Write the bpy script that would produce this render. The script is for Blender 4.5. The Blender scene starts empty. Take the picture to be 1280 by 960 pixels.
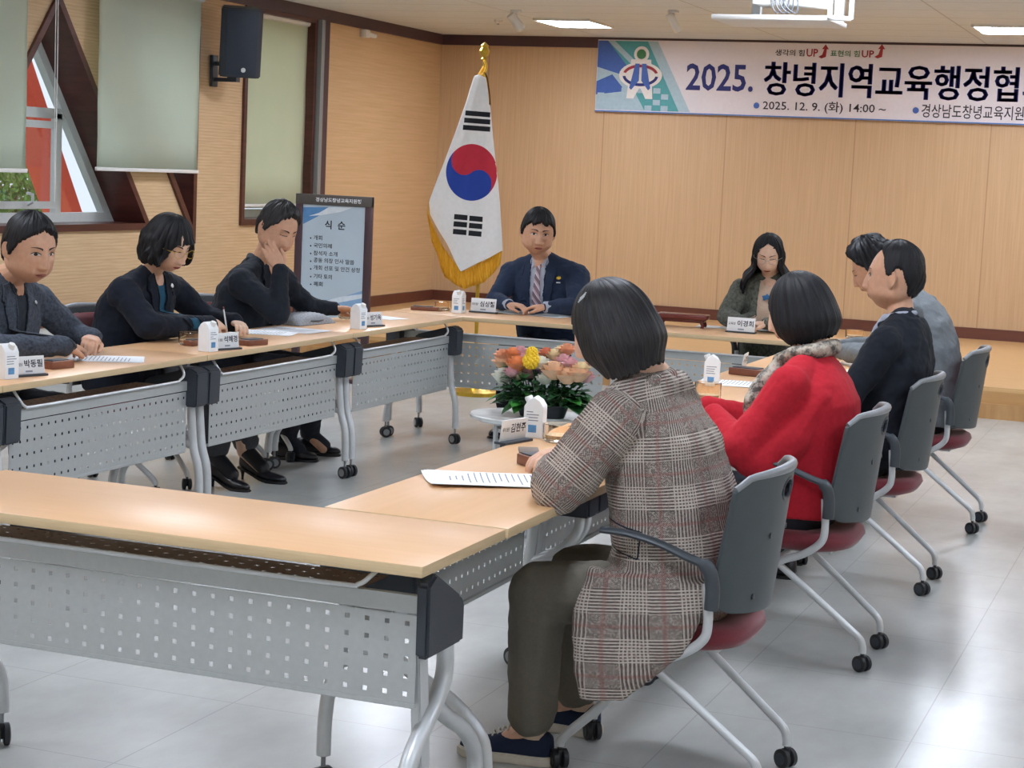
import bpy, bmesh, math, random
from mathutils import Vector, Matrix, Euler, noise
from mathutils.bvhtree import BVHTree
random.seed(7)
PI = math.pi
SC = bpy.context.scene
COL = SC.collection

# ------------------------------------------------------------------ camera
CAM_YAW, CAM_PITCH, CAM_ROLL, FOC, CAM_H = -.36247, .11531, .045336, 2302.6, 1.55
cy, sy, cp, sp = math.cos(CAM_YAW), math.sin(CAM_YAW), math.cos(CAM_PITCH), math.sin(CAM_PITCH)
FW = Vector((sy*cp, cy*cp, -sp)); RT = Vector((cy, -sy, 0)); UP = RT.cross(FW)
cr, sr = math.cos(CAM_ROLL), math.sin(CAM_ROLL)
R2 = RT*cr + UP*sr; U2 = RT*-sr + UP*cr
cd = bpy.data.cameras.new('camera'); cam = bpy.data.objects.new('camera', cd); COL.objects.link(cam)
cam.matrix_world = Matrix(((R2.x, U2.x, -FW.x, 0), (R2.y, U2.y, -FW.y, 0), (R2.z, U2.z, -FW.z, CAM_H), (0, 0, 0, 1)))
cd.sensor_width = 36; cd.lens = FOC/1280*36; cd.clip_end = 200
SC.camera = cam

def ray(x, y):
    return R2*((x-640)/FOC) - U2*((y-480)/FOC) + FW
def atx(x, y, X):
    d = ray(x, y); return d*(X/d.x) + Vector((0, 0, CAM_H))
def aty(x, y, Y):
    d = ray(x, y); return d*(Y/d.y) + Vector((0, 0, CAM_H))
def atz(x, y, z):
    d = ray(x, y); return d*((z-CAM_H)/d.z) + Vector((0, 0, CAM_H))

# ------------------------------------------------------------------ materials
def lin(c):
    if isinstance(c, str):
        c = c.lstrip('#'); c = [int(c[i:i+2], 16)/255 for i in (0, 2, 4)]
    return tuple((v/12.92 if v <= .04045 else ((v+.055)/1.055)**2.4) for v in c) + (1,)

class NT:
    def __init__(s, name):
        s.m = bpy.data.materials.new(name); s.m.use_nodes = True
        s.t = s.m.node_tree; s.b = s.t.nodes['Principled BSDF']
    def n(s, typ, **kw):
        nd = s.t.nodes.new(typ)
        for k, v in kw.items():
            if k.startswith('i_'):
                nd.inputs[k[2:].replace('_', ' ')].default_value = v
            else: setattr(nd, k, v)
        return nd
    def l(s, a, b): s.t.links.new(a, b)
    def math(s, op, a, b=None, c=None, clamp=False):
        nd = s.t.nodes.new('ShaderNodeMath'); nd.operation = op; nd.use_clamp = clamp
        for i, v in enumerate((a, b, c)):
            if v is None: continue
            if isinstance(v, (int, float)): nd.inputs[i].default_value = v
            else: s.l(v, nd.inputs[i])
        return nd.outputs[0]
    def mix(s, f, a, b):
        nd = s.t.nodes.new('ShaderNodeMix'); nd.data_type = 'RGBA'
        for i, v in ((0, f), (6, a), (7, b)):
            if isinstance(v, (int, float, tuple)): nd.inputs[i].default_value = v
            else: s.l(v, nd.inputs[i])
        return nd.outputs[2]
    def coord(s, scale=(1, 1, 1), rot=(0, 0, 0), src='Object', loc=(0, 0, 0)):
        tc = s.n('ShaderNodeTexCoord'); mp = s.n('ShaderNodeMapping')
        mp.inputs['Scale'].default_value = scale; mp.inputs['Rotation'].default_value = rot; mp.inputs['Location'].default_value = loc
        s.l(tc.outputs[src], mp.inputs[0]); return mp.outputs[0]
    def noise(s, vec, scale=5, detail=3, rough=.5):
        nd = s.n('ShaderNodeTexNoise'); nd.inputs['Scale'].default_value = scale
        nd.inputs['Detail'].default_value = detail; nd.inputs['Roughness'].default_value = rough
        s.l(vec, nd.inputs['Vector']); return nd.outputs['Fac']
    def ramp(s, f, p0, c0, p1, c1):
        nd = s.n('ShaderNodeValToRGB'); e = nd.color_ramp.elements
        e[0].position = p0; e[0].color = c0; e[1].position = p1; e[1].color = c1
        s.l(f, nd.inputs[0]); return nd.outputs[0]
    def bump(s, h, strength=.2, dist=.002):
        nd = s.n('ShaderNodeBump'); nd.inputs['Strength'].default_value = strength; nd.inputs['Distance'].default_value = dist
        s.l(h, nd.inputs['Height']); s.l(nd.outputs[0], s.b.inputs['Normal'])
    def set(s, col=None, rough=.5, metal=0, spec=.5, **kw):
        if col is not None:
            if isinstance(col, tuple): s.b.inputs['Base Color'].default_value = col
            else: s.l(col, s.b.inputs['Base Color'])
        s.b.inputs['Roughness'].default_value = rough; s.b.inputs['Metallic'].default_value = metal
        s.b.inputs['Specular IOR Level'].default_value = spec
        for k, v in kw.items(): s.b.inputs[k.replace('_', ' ')].default_value = v
        return s.m

def plain(name, col, rough=.5, metal=0, var=.06, vscale=30, bump=0, spec=.5, coat=0, sheen=0):
    t = NT(name); c = lin(col)
    f = t.noise(t.coord(), vscale, 3)
    a = tuple(min(1, v*(1-var)) for v in c[:3])+(1,); b = tuple(min(1, v*(1+var)) for v in c[:3])+(1,)
    t.set(t.ramp(f, .3, a, .7, b), rough, metal, spec)
    if bump: t.bump(f, bump)
    if coat: t.b.inputs['Coat Weight'].default_value = coat
    if sheen: t.b.inputs['Sheen Weight'].default_value = sheen
    return t.m

def wood(name, c0, c1, scale=(1, 1, 1), rough=.4, grain=18, bump=.05, spec=.5):
    t = NT(name); v = t.coord(scale)
    f = t.noise(v, grain, 5, .6); g = t.noise(v, grain*.25, 2)
    h = t.math('MULTIPLY_ADD', f, .6, t.math('MULTIPLY', g, .4))
    t.set(t.ramp(h, .35, lin(c0), .65, lin(c1)), rough, 0, spec); t.bump(f, bump); return t.m

M = {}
M['beech'] = wood('beech_top', '#d9ab7c', '#deb185', (1, 14, 14), .35, 3, .02)
M['beech_x'] = wood('beech_top_lengthwise', '#d9ab7c', '#deb185', (14, 1, 14), .35, 3, .02)
M['edge'] = wood('tabletop_edging', '#c8ad86', '#d3ba92', (3, 3, 60), .5, 4)
M['panel_metal'] = plain('powder_coated_grey_steel', '#b4b8b7', .42, .35, .03, 60)
M['panel_dark'] = plain('grey_steel_inside', '#8f9494', .5, .3, .03, 60)
M['hole'] = plain('hole_edge', '#3c4147', .8, 0, .1)
M['silver'] = plain('silver_painted_tube', '#cdd0d1', .34, .3, .04, 20)
M['shelf_brown'] = plain('brown_steel_shelf', '#8a6f63', .45, .1, .05)
M['black_plastic'] = plain('dark_plastic', '#343a42', .45, 0, .06)
M['rubber'] = plain('black_rubber', '#1d2024', .5, 0, .1)
M['hub'] = plain('grey_caster_hub', '#8b8f92', .4, .2)
M['chair_shell'] = plain('grey_plastic_shell', '#434b4e', .45, 0, .05, 15)
M['chair_arm'] = plain('dark_grey_arm_plastic', '#40464c', .42, 0, .05)
M['maroon'] = plain('maroon_fabric', '#72262f', .9, 0, .12, 200, .2, sheen=.3)
M['mahogany'] = wood('dark_mahogany', '#43241f', '#5c322b', (1, 1, 8), .3, 4)
M['darktrim'] = wood('dark_brown_trim', '#45323a', '#51393d', (1, 1, 1), .4, 6)
M['redbrown'] = wood('redbrown_skirting', '#5d3428', '#6b3d2f', (1, 8, 8), .4, 3)
M['white_frame'] = plain('white_window_frame', '#c6cac8', .4, 0, .03)
M['paper'] = plain('white_paper', '#eef1f4', .7, 0, .02, 60)
M['ink'] = plain('printed_ink', '#2b2f3c', .8, 0, .05)
M['ink_grey'] = plain('printed_grey_ink', '#8c929c', .8, 0, .05)
M['plate'] = plain('nameplate_card', '#e0e2e2', .4, 0, .02)
M['wood_brown'] = wood('brown_wooden_box', '#6f4130', '#86523c', (4, 30, 4), .4, 4)
M['rosewood'] = wood('red_lacquered_wood', '#5a2420', '#6f2f28', (2, 10, 2), .25, 4)
M['carton'] = plain('white_carton', '#eceff0', .45, 0, .02)
M['carton_blue'] = plain('carton_blue_print', '#5b93c4', .5, 0, .15, 60)
M['gold'] = plain('gold_finial', '#c9a63c', .3, .8, .1)
M['flag_white'] = plain('flag_cloth', '#ebe7e2', .85, 0, .03, 40)
M['flag_red'] = plain('flag_red', '#c02a3c', .85, 0, .04)
M['flag_blue'] = plain('flag_blue', '#22409a', .85, 0, .04)
M['flag_black'] = plain('flag_black', '#191a1e', .85, 0, .04)
M['fringe'] = wood('gold_fringe', '#e3a822', '#fbd14e', (60, 60, 2), .7, 4, .3)
M['speaker'] = plain('speaker_black', '#252b35', .5, 0, .06)
M['white_plastic'] = plain('white_plastic', '#dcdcd8', .4, 0, .02)
M['orange_red'] = plain('red_painted_beam', '#e2553c', .5, 0, .05)
M['tree'] = plain('tree_leaves', '#6f9a4a', .8, 0, .35, 4)
M['leaf'] = plain('green_leaf', '#3f8a35', .45, 0, .35, 12)
M['leafd'] = plain('dark_green_leaf', '#27562c', .5, 0, .3, 12)
M['pot'] = plain('black_pot', '#22262c', .5)
M['convector'] = plain('grey_cover', '#c2c3bd', .5)
M['bag'] = plain('grey_quilted_bag', '#8b8e92', .6, 0, .3, 150, .3)
M['white_strip'] = plain('white_strip', '#e9ebea', .5)

def glass(name='clear_glass', tint='#ffffff', rough=.02):
    t = NT(name); t.set(lin(tint), rough, 0, .5); t.b.inputs['Transmission Weight'].default_value = 1; t.b.inputs['IOR'].default_value = 1.45
    return t.m
M['glass'] = glass()
M['bowl_glass'] = glass('amber_tinted_glass', '#fbeedd')
def thin_glass():
    t = NT('window_glass'); o = t.t.nodes['Material Output']
    tr = t.n('ShaderNodeBsdfTransparent'); gl = t.n('ShaderNodeBsdfGlossy'); gl.inputs['Roughness'].default_value = .02
    mx = t.n('ShaderNodeMixShader'); mx.inputs[0].default_value = .08
    t.l(tr.outputs[0], mx.inputs[1]); t.l(gl.outputs[0], mx.inputs[2]); t.l(mx.outputs[0], o.inputs[0]); return t.m
M['pane'] = thin_glass()

def mat_blind(name, c, tc):
    t = NT(name); o = t.t.nodes['Material Output']
    f = t.noise(t.coord(), 3, 2)
    col = t.ramp(f, .3, tuple(x*.96 for x in lin(c)[:3])+(1,), .7, lin(c))
    t.set(col, .85)
    tr = t.n('ShaderNodeBsdfTranslucent'); tr.inputs[0].default_value = lin(tc)
    mx = t.n('ShaderNodeMixShader'); mx.inputs[0].default_value = .2
    t.l(t.b.outputs[0], mx.inputs[1]); t.l(tr.outputs[0], mx.inputs[2]); t.l(mx.outputs[0], o.inputs[0]); return t.m
M['blind'] = mat_blind('green_roller_blind', '#e3ebdc', '#e3ecd8')
M['blind2'] = mat_blind('cream_roller_blind', '#e6ead0', '#e8ebd2')

def mat_left_wall():
    t = NT('ribbed_beige_wall'); v = t.coord()
    sx = t.n('ShaderNodeSeparateXYZ'); t.l(v, sx.inputs[0])
    w = t.math('FRACT', t.math('MULTIPLY', sx.outputs[2], 42))
    rib = t.math('LESS_THAN', w, .3)
    nz = t.noise(t.coord((1, 1.5, 40)), 3, 3)
    f2 = t.noise(t.coord((1, .4, 9)), 2, 2)
    base = t.ramp(nz, .3, lin('#c6a67e'), .7, lin('#d6b991'))
    k = t.math('MULTIPLY', rib, t.math('MULTIPLY', f2, .55))
    t.set(t.mix(k, base, lin('#ab8760')), .6); t.bump(t.math('SUBTRACT', 1, rib), .12, .002); return t.m
M['wall_left'] = mat_left_wall()
def mat_stage_side():
    t = NT('stage_side_veneer'); nz = t.noise(t.coord((1, .8, 28)), 2.2, 4, .6)
    t.set(t.ramp(nz, .3, lin('#c8a578'), .72, lin('#d5b38a')), .5); return t.m
M['stage_side'] = mat_stage_side()
def mat_back_wall():
    t = NT('vertical_grain_veneer'); v = t.coord()
    nz = t.noise(t.coord((28, 1, .7)), 2.5, 4, .6)
    sx = t.n('ShaderNodeSeparateXYZ'); t.l(v, sx.inputs[0])
    w = t.math('FRACT', t.math('MULTIPLY', t.math('ADD', sx.outputs[0], 20.3), .82))
    j = t.math('LESS_THAN', w, .008)
    base = t.ramp(nz, .3, lin('#c2a17b'), .72, lin('#cfaf89'))
    t.set(t.mix(t.math('MULTIPLY', j, .5), base, lin('#8f6d48')), .5); return t.m
M['wall_back'] = mat_back_wall()
M['wall_plain'] = plain('plain_beige_wall', '#d9c3a0', .7, 0, .03, 4)
def mat_floor():
    t = NT('vinyl_floor'); v = t.coord(); sx = t.n('ShaderNodeSeparateXYZ'); t.l(v, sx.inputs[0])
    px = t.math('FRACT', t.math('MULTIPLY', t.math('ADD', sx.outputs[0], 20.8+.03), 1/.61))
    py = t.math('FRACT', t.math('MULTIPLY', t.math('ADD', sx.outputs[1], 20-4.4+.61*8), 1/.61))
    g = t.math('MAXIMUM', t.math('LESS_THAN', px, .006), t.math('LESS_THAN', py, .006))
    cell = t.n('ShaderNodeTexWhiteNoise'); cell.noise_dimensions = '2D'
    fx = t.math('FLOOR', t.math('MULTIPLY', t.math('ADD', sx.outputs[0], 20.83), 1/.61))
    fy = t.math('FLOOR', t.math('MULTIPLY', t.math('ADD', sx.outputs[1], 20-4.4+.61*8), 1/.61))
    cb = t.n('ShaderNodeCombineXYZ'); t.l(fx, cb.inputs[0]); t.l(fy, cb.inputs[1]); t.l(cb.outputs[0], cell.inputs['Vector'])
    m1 = t.noise(t.coord((1, .5, 1)), 3.2, 6, .62)
    base = t.ramp(m1, .3, lin('#a8a9a6'), .72, lin('#bcbdb9'))
    base = t.mix(t.math('MULTIPLY', cell.outputs['Value'], .16), base, lin('#a9a9a5'))
    t.set(t.mix(t.math('MULTIPLY', g, .35), base, lin('#77756f')), .28, 0, .55)
    rr = t.math('MULTIPLY_ADD', m1, .06, .21); t.l(rr, t.b.inputs['Roughness'])
    t.bump(m1, .05, .002); return t.m
M['floor'] = mat_floor()
def mat_stage():
    t = NT('stage_boards'); v = t.coord(); sx = t.n('ShaderNodeSeparateXYZ'); t.l(v, sx.inputs[0])
    nz = t.noise(t.coord((1, 18, 18)), 2, 4, .6)
    w = t.math('LESS_THAN', t.math('FRACT', t.math('MULTIPLY', sx.outputs[1], 9)), .04)
    base = t.ramp(nz, .3, lin('#c79c67'), .7, lin('#d9b07b'))
    t.set(t.mix(t.math('MULTIPLY', w, .3), base, lin('#8a6238')), .3); return t.m
M['stage'] = mat_stage()
M['riser'] = wood('stage_riser_wood', '#b98b55', '#cda06b', (1, 14, 10), .45, 2.5)
M['riser_plank'] = wood('stage_riser_planks', '#a97c4c', '#c79d68', (9, 1, 1), .5, 1.6)
def mat_ceiling():
    t = NT('ceiling_panels'); v = t.coord(); sx = t.n('ShaderNodeSeparateXYZ'); t.l(v, sx.inputs[0])
    w = t.math('LESS_THAN', t.math('FRACT', t.math('MULTIPLY', t.math('ADD', sx.outputs[1], 20.25), 1/.6)), .03)
    w2 = t.math('LESS_THAN', t.math('FRACT', t.math('MULTIPLY', t.math('ADD', sx.outputs[0], 20.1), 1/1.8)), .008)
    nz = t.noise(t.coord((1, 3, 1)), 8, 3)
    base = t.ramp(nz, .3, lin('#cfd8e2'), .7, lin('#d8e1ea'))
    t.set(t.mix(t.math('MULTIPLY', t.math('MAXIMUM', w, w2), .4), base, lin('#7d736b')), .75); return t.m
M['ceiling'] = mat_ceiling()
def emit(name, c, s):
    t = NT(name); t.b.inputs['Base Color'].default_value = lin(c); t.b.inputs['Emission Color'].default_value = lin(c); t.b.inputs['Emission Strength'].default_value = s
    return t.m
M['lamp'] = emit('lamp_diffuser', '#eaf1ff', 28)

# ------------------------------------------------------------------ mesh helpers
def mesh_obj(name, bm, mat, parent=None, smooth=True, loc=None):
    me = bpy.data.meshes.new(name); bm.normal_update(); bm.to_mesh(me); bm.free()
    return link(name, me, mat, parent, smooth, loc)
def link(name, me, mat, parent=None, smooth=True, loc=None):
    o = bpy.data.objects.new(name, me); COL.objects.link(o)
    mats = mat if isinstance(mat, (list, tuple)) else [mat]
    if len(me.materials) == 0:
        for m_ in mats: me.materials.append(M[m_] if isinstance(m_, str) else m_)
    if smooth:
        me.polygons.foreach_set('use_smooth', [True]*len(me.polygons))
        if smooth != 'all': me.set_sharp_from_angle(angle=math.radians(38))
    if parent: o.parent = parent
    if loc: o.location = loc
    return o
def thing(name, label, cat, loc=(0, 0, 0), rotz=0, group=None):
    o = bpy.data.objects.new(name, None); COL.objects.link(o); o.empty_display_size = .1
    o.location = loc; o.rotation_euler = (0, 0, rotz); tag(o, label, cat, group); return o
def tag(o, label=None, cat=None, group=None, kind=None):
    if label: o['label'] = label
    if cat: o['category'] = cat
    if group: o['group'] = group
    if kind: o['kind'] = kind
    return o
def struct(name, bm, mat, parent=None, smooth=False):
    o = mesh_obj(name, bm, mat, parent, smooth)
    if not parent: o['kind'] = 'structure'
    return o
def dup(root, loc, rotz=None, label=None, group=None):
    r = root.copy(); COL.objects.link(r); r.location = loc
    if rotz is not None: r.rotation_euler = (0, 0, rotz)
    if label: r['label'] = label
    if group: r['group'] = group
    for ch in list(root.children):
        c = ch.copy(); COL.objects.link(c); c.parent = r
        for g in ch.children:
            d = g.copy(); COL.objects.link(d); d.parent = c
    return r

def NB(): return bmesh.new()
def box(bm, lo, hi, bev=0, mat=0, mtx=None):
    lo = Vector(lo); hi = Vector(hi); c = (lo+hi)/2; s = hi-lo
    b2 = bmesh.new(); bmesh.ops.create_cube(b2, size=1)
    for v in b2.verts: v.co = Vector((v.co.x*s.x, v.co.y*s.y, v.co.z*s.z))+c
    if bev: bmesh.ops.bevel(b2, geom=b2.edges[:], offset=bev, segments=2, affect='EDGES', profile=.5)
    for f in b2.faces: f.material_index = mat
    merge(bm, b2, mtx)
def merge(bm, b2, mtx=None):
    if mtx is not None: b2.transform(mtx)
    me = bpy.data.meshes.new('tmp'); b2.to_mesh(me); b2.free(); bm.from_mesh(me); bpy.data.meshes.remove(me)
def frame_of(d):
    d = d.normalized(); u = Vector((0, 0, 1)) if abs(d.z) < .9 else Vector((1, 0, 0))
    a = d.cross(u).normalized(); return a, d.cross(a).normalized()
def tube(bm, pts, r, n=10, cap=True, mat=0, flat=None):
    pts = [Vector(p) for p in pts]; rr = r if isinstance(r, (list, tuple)) else [r]*len(pts)
    rings = []; a = None
    for i, p in enumerate(pts):
        d = (pts[min(i+1, len(pts)-1)]-pts[max(i-1, 0)]).normalized()
        if a is None: a, b = frame_of(d)
        else:
            a = (a - d*a.dot(d)).normalized(); b = d.cross(a)
        fa = flat if flat else 1
        rings.append([bm.verts.new(p + a*math.cos(2*PI*k/n)*rr[i]*fa + b*math.sin(2*PI*k/n)*rr[i]) for k in range(n)])
    for i in range(len(rings)-1):
        for k in range(n):
            f = bm.faces.new((rings[i][k], rings[i][(k+1) % n], rings[i+1][(k+1) % n], rings[i+1][k])); f.material_index = mat
    if cap:
        for rg in (rings[0][::-1], rings[-1]):
            f = bm.faces.new(rg); f.material_index = mat
def curve_pts(pts, n=6):
    """Catmull-Rom through the points."""
    P = [Vector(p) for p in pts]; P = [P[0]*2-P[1]]+P+[P[-1]*2-P[-2]]; out = []
    for i in range(1, len(P)-2):
        for k in range(n):
            t = k/n; a, b, c, d = P[i-1:i+3]
            out.append(.5*((2*b)+(c-a)*t+(2*a-5*b+4*c-d)*t*t+(3*b-a-3*c+d)*t**3))
    out.append(P[-2]); return out
def lathe(bm, prof, n=24, c=(0, 0, 0), mat=0, sx=1, sy=1, mtx=None):
    b2 = bmesh.new(); rings = []
    for r, z in prof:
        rings.append([b2.verts.new((c[0]+math.cos(2*PI*k/n)*max(r, 1e-5)*sx, c[1]+math.sin(2*PI*k/n)*max(r, 1e-5)*sy, c[2]+z)) for k in range(n)])
    for i in range(len(rings)-1):
        for k in range(n):
            f = b2.faces.new((rings[i][k], rings[i][(k+1) % n], rings[i+1][(k+1) % n], rings[i+1][k])); f.material_index = mat
    for rg in (rings[0][::-1], rings[-1]):
        f = b2.faces.new(rg); f.material_index = mat
    bmesh.ops.remove_doubles(b2, verts=b2.verts[:], dist=1e-4)
    merge(bm, b2, mtx)
def prism(bm, poly, axis, a, b, mat=0):
    """Extrude a 2D polygon along an axis from a to b."""
    def P(u, v, w):
        return {'x': (w, u, v), 'y': (u, w, v), 'z': (u, v, w)}[axis]
    A = [bm.verts.new(P(u, v, a)) for u, v in poly]; B = [bm.verts.new(P(u, v, b)) for u, v in poly]
    n = len(poly); fs = [bm.faces.new(A[::-1]), bm.faces.new(B)]
    for i in range(n): fs.append(bm.faces.new((A[i], A[(i+1) % n], B[(i+1) % n], B[i])))
    for f in fs: f.material_index = mat
    bmesh.ops.recalc_face_normals(bm, faces=fs)
def sphere(bm, c, r, mtx=None, u=14, v=10, mat=0):
    b2 = bmesh.new(); bmesh.ops.create_uvsphere(b2, u_segments=u, v_segments=v, radius=1)
    rr = r if isinstance(r, (tuple, list)) else (r, r, r)
    m = Matrix.Translation(Vector(c)) @ (mtx if mtx is not None else Matrix()) @ Matrix.Diagonal((*rr, 1))
    b2.transform(m)
    for f in b2.faces: f.material_index = mat
    merge(bm, b2)
def capsule(bm, pts, rads):
    for i in range(len(pts)): sphere(bm, pts[i], rads[i])
    for i in range(len(pts)-1):
        a, b = Vector(pts[i]), Vector(pts[i+1])
        if (b-a).length < 1e-5: continue
        tube(bm, [a, b], [rads[i]*.999, rads[i+1]*.999], 14)
def eval_mods(bm, mods, name='tmp'):
    me = bpy.data.meshes.new(name); bm.to_mesh(me); bm.free()
    o = bpy.data.objects.new(name, me); COL.objects.link(o)
    for typ, kw in mods:
        md = o.modifiers.new(typ, typ)
        for k, v in kw.items(): setattr(md, k, v)
    dg = bpy.context.evaluated_depsgraph_get()
    r = bpy.data.meshes.new_from_object(o.evaluated_get(dg))
    bpy.data.objects.remove(o); bpy.data.meshes.remove(me)
    r.materials.clear(); return r
_tex = {}
def clouds(scale):
    if scale not in _tex:
        t = bpy.data.textures.new('folds', 'CLOUDS'); t.noise_scale = scale; t.noise_depth = 2; _tex[scale] = t
    return _tex[scale]
def fuse(bm, voxel=.006, smooth=4, folds=None, mat=None):
    mods = [('REMESH', dict(mode='VOXEL', voxel_size=voxel, use_smooth_shade=True)), ('SMOOTH', dict(factor=.5, iterations=smooth))]
    if folds: mods.append(('DISPLACE', dict(texture=clouds(folds[0]), strength=folds[1], mid_level=.5)))
    return eval_mods(bm, mods)
def text(body, mat, parent, x0, x1, z0, z1, mtx, bold=0, ext=.0006, name='lettering'):
    """Lettering fitted into the rectangle x0..x1, z0..z1 of the plane mtx (x right, y up, z out)."""
    c = bpy.data.curves.new('txt', 'FONT'); c.body = body; c.size = 1; c.offset = bold; c.extrude = 0; c.resolution_u = 2
    o = bpy.data.objects.new('txt', c); COL.objects.link(o)
    me = bpy.data.meshes.new_from_object(o.evaluated_get(bpy.context.evaluated_depsgraph_get()))
    bpy.data.objects.remove(o); bpy.data.curves.remove(c)
    xs = [v.co.x for v in me.vertices]; ys = [v.co.y for v in me.vertices]
    ax, bx, ay, by = min(xs), max(xs), min(ys), max(ys)
    for v in me.vertices:
        v.co = mtx @ Vector((x0+(v.co.x-ax)/(bx-ax)*(x1-x0), z0+(v.co.y-ay)/(by-ay)*(z1-z0), ext))
    me.materials.clear(); me.name = name
    return link(name, me, mat, parent, False)
def planeM(origin, right, up):
    r = Vector(right).normalized(); u = Vector(up).normalized(); n = r.cross(u); o = Vector(origin)
    return Matrix(((r.x, u.x, n.x, o.x), (r.y, u.y, n.y, o.y), (r.z, u.z, n.z, o.z), (0, 0, 0, 1)))
def flatpoly(bm, poly, mtx, off=0, mat=0, th=.0):
    vs = [bm.verts.new(mtx @ Vector((u, v, off))) for u, v in poly]
    f = bm.faces.new(vs); f.material_index = mat
    return f

# ================================================================== ROOM
WX, CZ, BY, SZ, SY = -7.4, 2.86, 17.1, .22, 12.95
XR, YB = 5.0, -4.0
bm = NB(); box(bm, (WX-.3, YB-.1, -.1), (XR+.1, BY+.1, 0)); struct('floor', bm, 'floor')
bm = NB(); box(bm, (WX-.3, YB-.1, CZ), (XR+.1, BY+.1, CZ+.1)); struct('ceiling', bm, 'ceiling')
bm = NB(); box(bm, (WX-.1, BY, 0), (XR, BY+.1, CZ)); struct('wall_back', bm, 'wall_back')
bm = NB(); box(bm, (XR, YB, 0), (XR+.1, BY+.1, CZ)); struct('wall_right', bm, 'wall_plain')
bm = NB(); box(bm, (WX-.3, YB-.1, 0), (XR, YB, CZ)); struct('wall_front', bm, 'wall_plain')

TRI = [(10.6, 2.545), (11.745, 1.03), (9.455, 1.03)]
TRI2 = [(12.40, .98), (12.40, 2.50), (11.24, 2.50)]
REC = [(13.17, 1.045), (14.34, 1.045), (14.34, 2.74), (13.17, 2.74)]
def wall_with_holes():
    me = bpy.data.meshes.new('w'); b = NB(); box(b, (WX-.36, YB, 0), (WX, 14.42, CZ)); b.to_mesh(me); b.free()
    o = bpy.data.objects.new('w', me); COL.objects.link(o); cs = []
    for poly in (TRI, TRI2, REC):
        b = NB(); prism(b, poly, 'x', WX-.6, WX+.2); m2 = bpy.data.meshes.new('c'); b.to_mesh(m2); b.free()
        c = bpy.data.objects.new('c', m2); COL.objects.link(c); cs.append(c)
        md = o.modifiers.new('B', 'BOOLEAN'); md.object = c; md.operation = 'DIFFERENCE'; md.solver = 'EXACT'
    r = bpy.data.meshes.new_from_object(o.evaluated_get(bpy.context.evaluated_depsgraph_get()))
    for c in cs+[o]: bpy.data.objects.remove(c)
    r.name = 'wall_left'; r.materials.clear(); return r
w = link('wall_left', wall_with_holes(), 'wall_left', None, False); w['kind'] = 'structure'
bm = NB(); box(bm, (WX-.36, 14.42, 0), (WX, BY+.1, CZ)); struct('wall_stage_side', bm, 'stage_side')

def offset_poly(poly, d):
    """Offset a convex polygon outward by d."""
    n = len(poly); area = sum(poly[i][0]*poly[(i+1) % n][1]-poly[(i+1) % n][0]*poly[i][1] for i in range(n)); s = 1 if area > 0 else -1
    L = []
    for i in range(n):
        (x0, y0), (x1, y1) = poly[i], poly[(i+1) % n]; dx, dy = x1-x0, y1-y0; l = math.hypot(dx, dy)
        nx, ny = dy/l*s, -dx/l*s; L.append((x0+nx*d, y0+ny*d, dx, dy))
    out = []
    for i in range(n):
        x0, y0, dx0, dy0 = L[i-1]; x1, y1, dx1, dy1 = L[i]
        t = ((x1-x0)*dy1-(y1-y0)*dx1)/(dx0*dy1-dy0*dx1); out.append((x0+dx0*t, y0+dy0*t))
    return out
def ringprism(bm, inner, outer, a, b):
    n = len(inner)
    def P(p, w): return bm.verts.new((w, p[0], p[1]))
    IA = [P(p, a) for p in inner]; OA = [P(p, a) for p in outer]; IB = [P(p, b) for p in inner]; OB = [P(p, b) for p in outer]
    fs = []
    for i in range(n):
        j = (i+1) % n
        fs += [bm.faces.new((IA[i], IA[j], OA[j], OA[i])), bm.faces.new((IB[i], OB[i], OB[j], IB[j])), bm.faces.new((OA[i], OA[j], OB[j], OB[i])), bm.faces.new((IA[j], IA[i], IB[i], IB[j]))]
    bmesh.ops.recalc_face_normals(bm, faces=fs)
def window(name, poly, bars):
    lining = NB(); ringprism(lining, offset_poly(poly, -.014), poly, WX-.34, WX+.004)
    w = struct(name, lining, 'mahogany')
    bm = NB(); ringprism(bm, offset_poly(poly, -.014), offset_poly(poly, .034), WX, WX+.022); mesh_obj('window_casing', bm, 'mahogany', w, False)
    bm = NB(); ringprism(bm, offset_poly(poly, -.08), offset_poly(poly, -.012), WX-.31, WX-.25)
    for (y0, z0, y1, z1, wd) in bars:
        a, b = Vector((0, y0, z0)), Vector((0, y1, z1)); d = (b-a).normalized(); q = Vector((0, -d.z, d.y))*wd/2
        prism(bm, [((a+q).y, (a+q).z), ((b+q).y, (b+q).z), ((b-q).y, (b-q).z), ((a-q).y, (a-q).z)], 'x', WX-.305, WX-.255)
    mesh_obj('window_frame', bm, 'white_frame', w, False)
    bm = NB(); pi = offset_poly(poly, -.05); prism(bm, pi, 'x', WX-.286, WX-.280); mesh_obj('pane', bm, 'pane', w, False)
    return w
ty = 1.03+.08
zt = 1.80; ym = 11.02
wt = window('window_1', TRI, [(10.05, zt, 11.15, zt, .07), (ym, 1.08, ym, zt, .06), (2*10.6-ym, 1.08, 2*10.6-ym, zt, .06)])
bm = NB(); sash = [(10.22, 1.14), (10.98, 1.14), (10.98, 1.745), (10.22, 1.745)]
ringprism(bm, offset_poly(sash, -.05), sash, WX-.255, WX-.225); mesh_obj('sash', bm, 'white_frame', wt, False)
bm = NB(); tube(bm, [(WX-.21, 10.60, 1.17), (WX-.17, 10.60, 1.19), (WX-.17, 10.60, 1.24), (WX-.17, 10.54, 1.25)], .011, 8); mesh_obj('window_handle', bm, 'silver', wt)
window('window_2', TRI2, [(11.9, 1.8, 12.4, 1.8, .06)])
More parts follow.
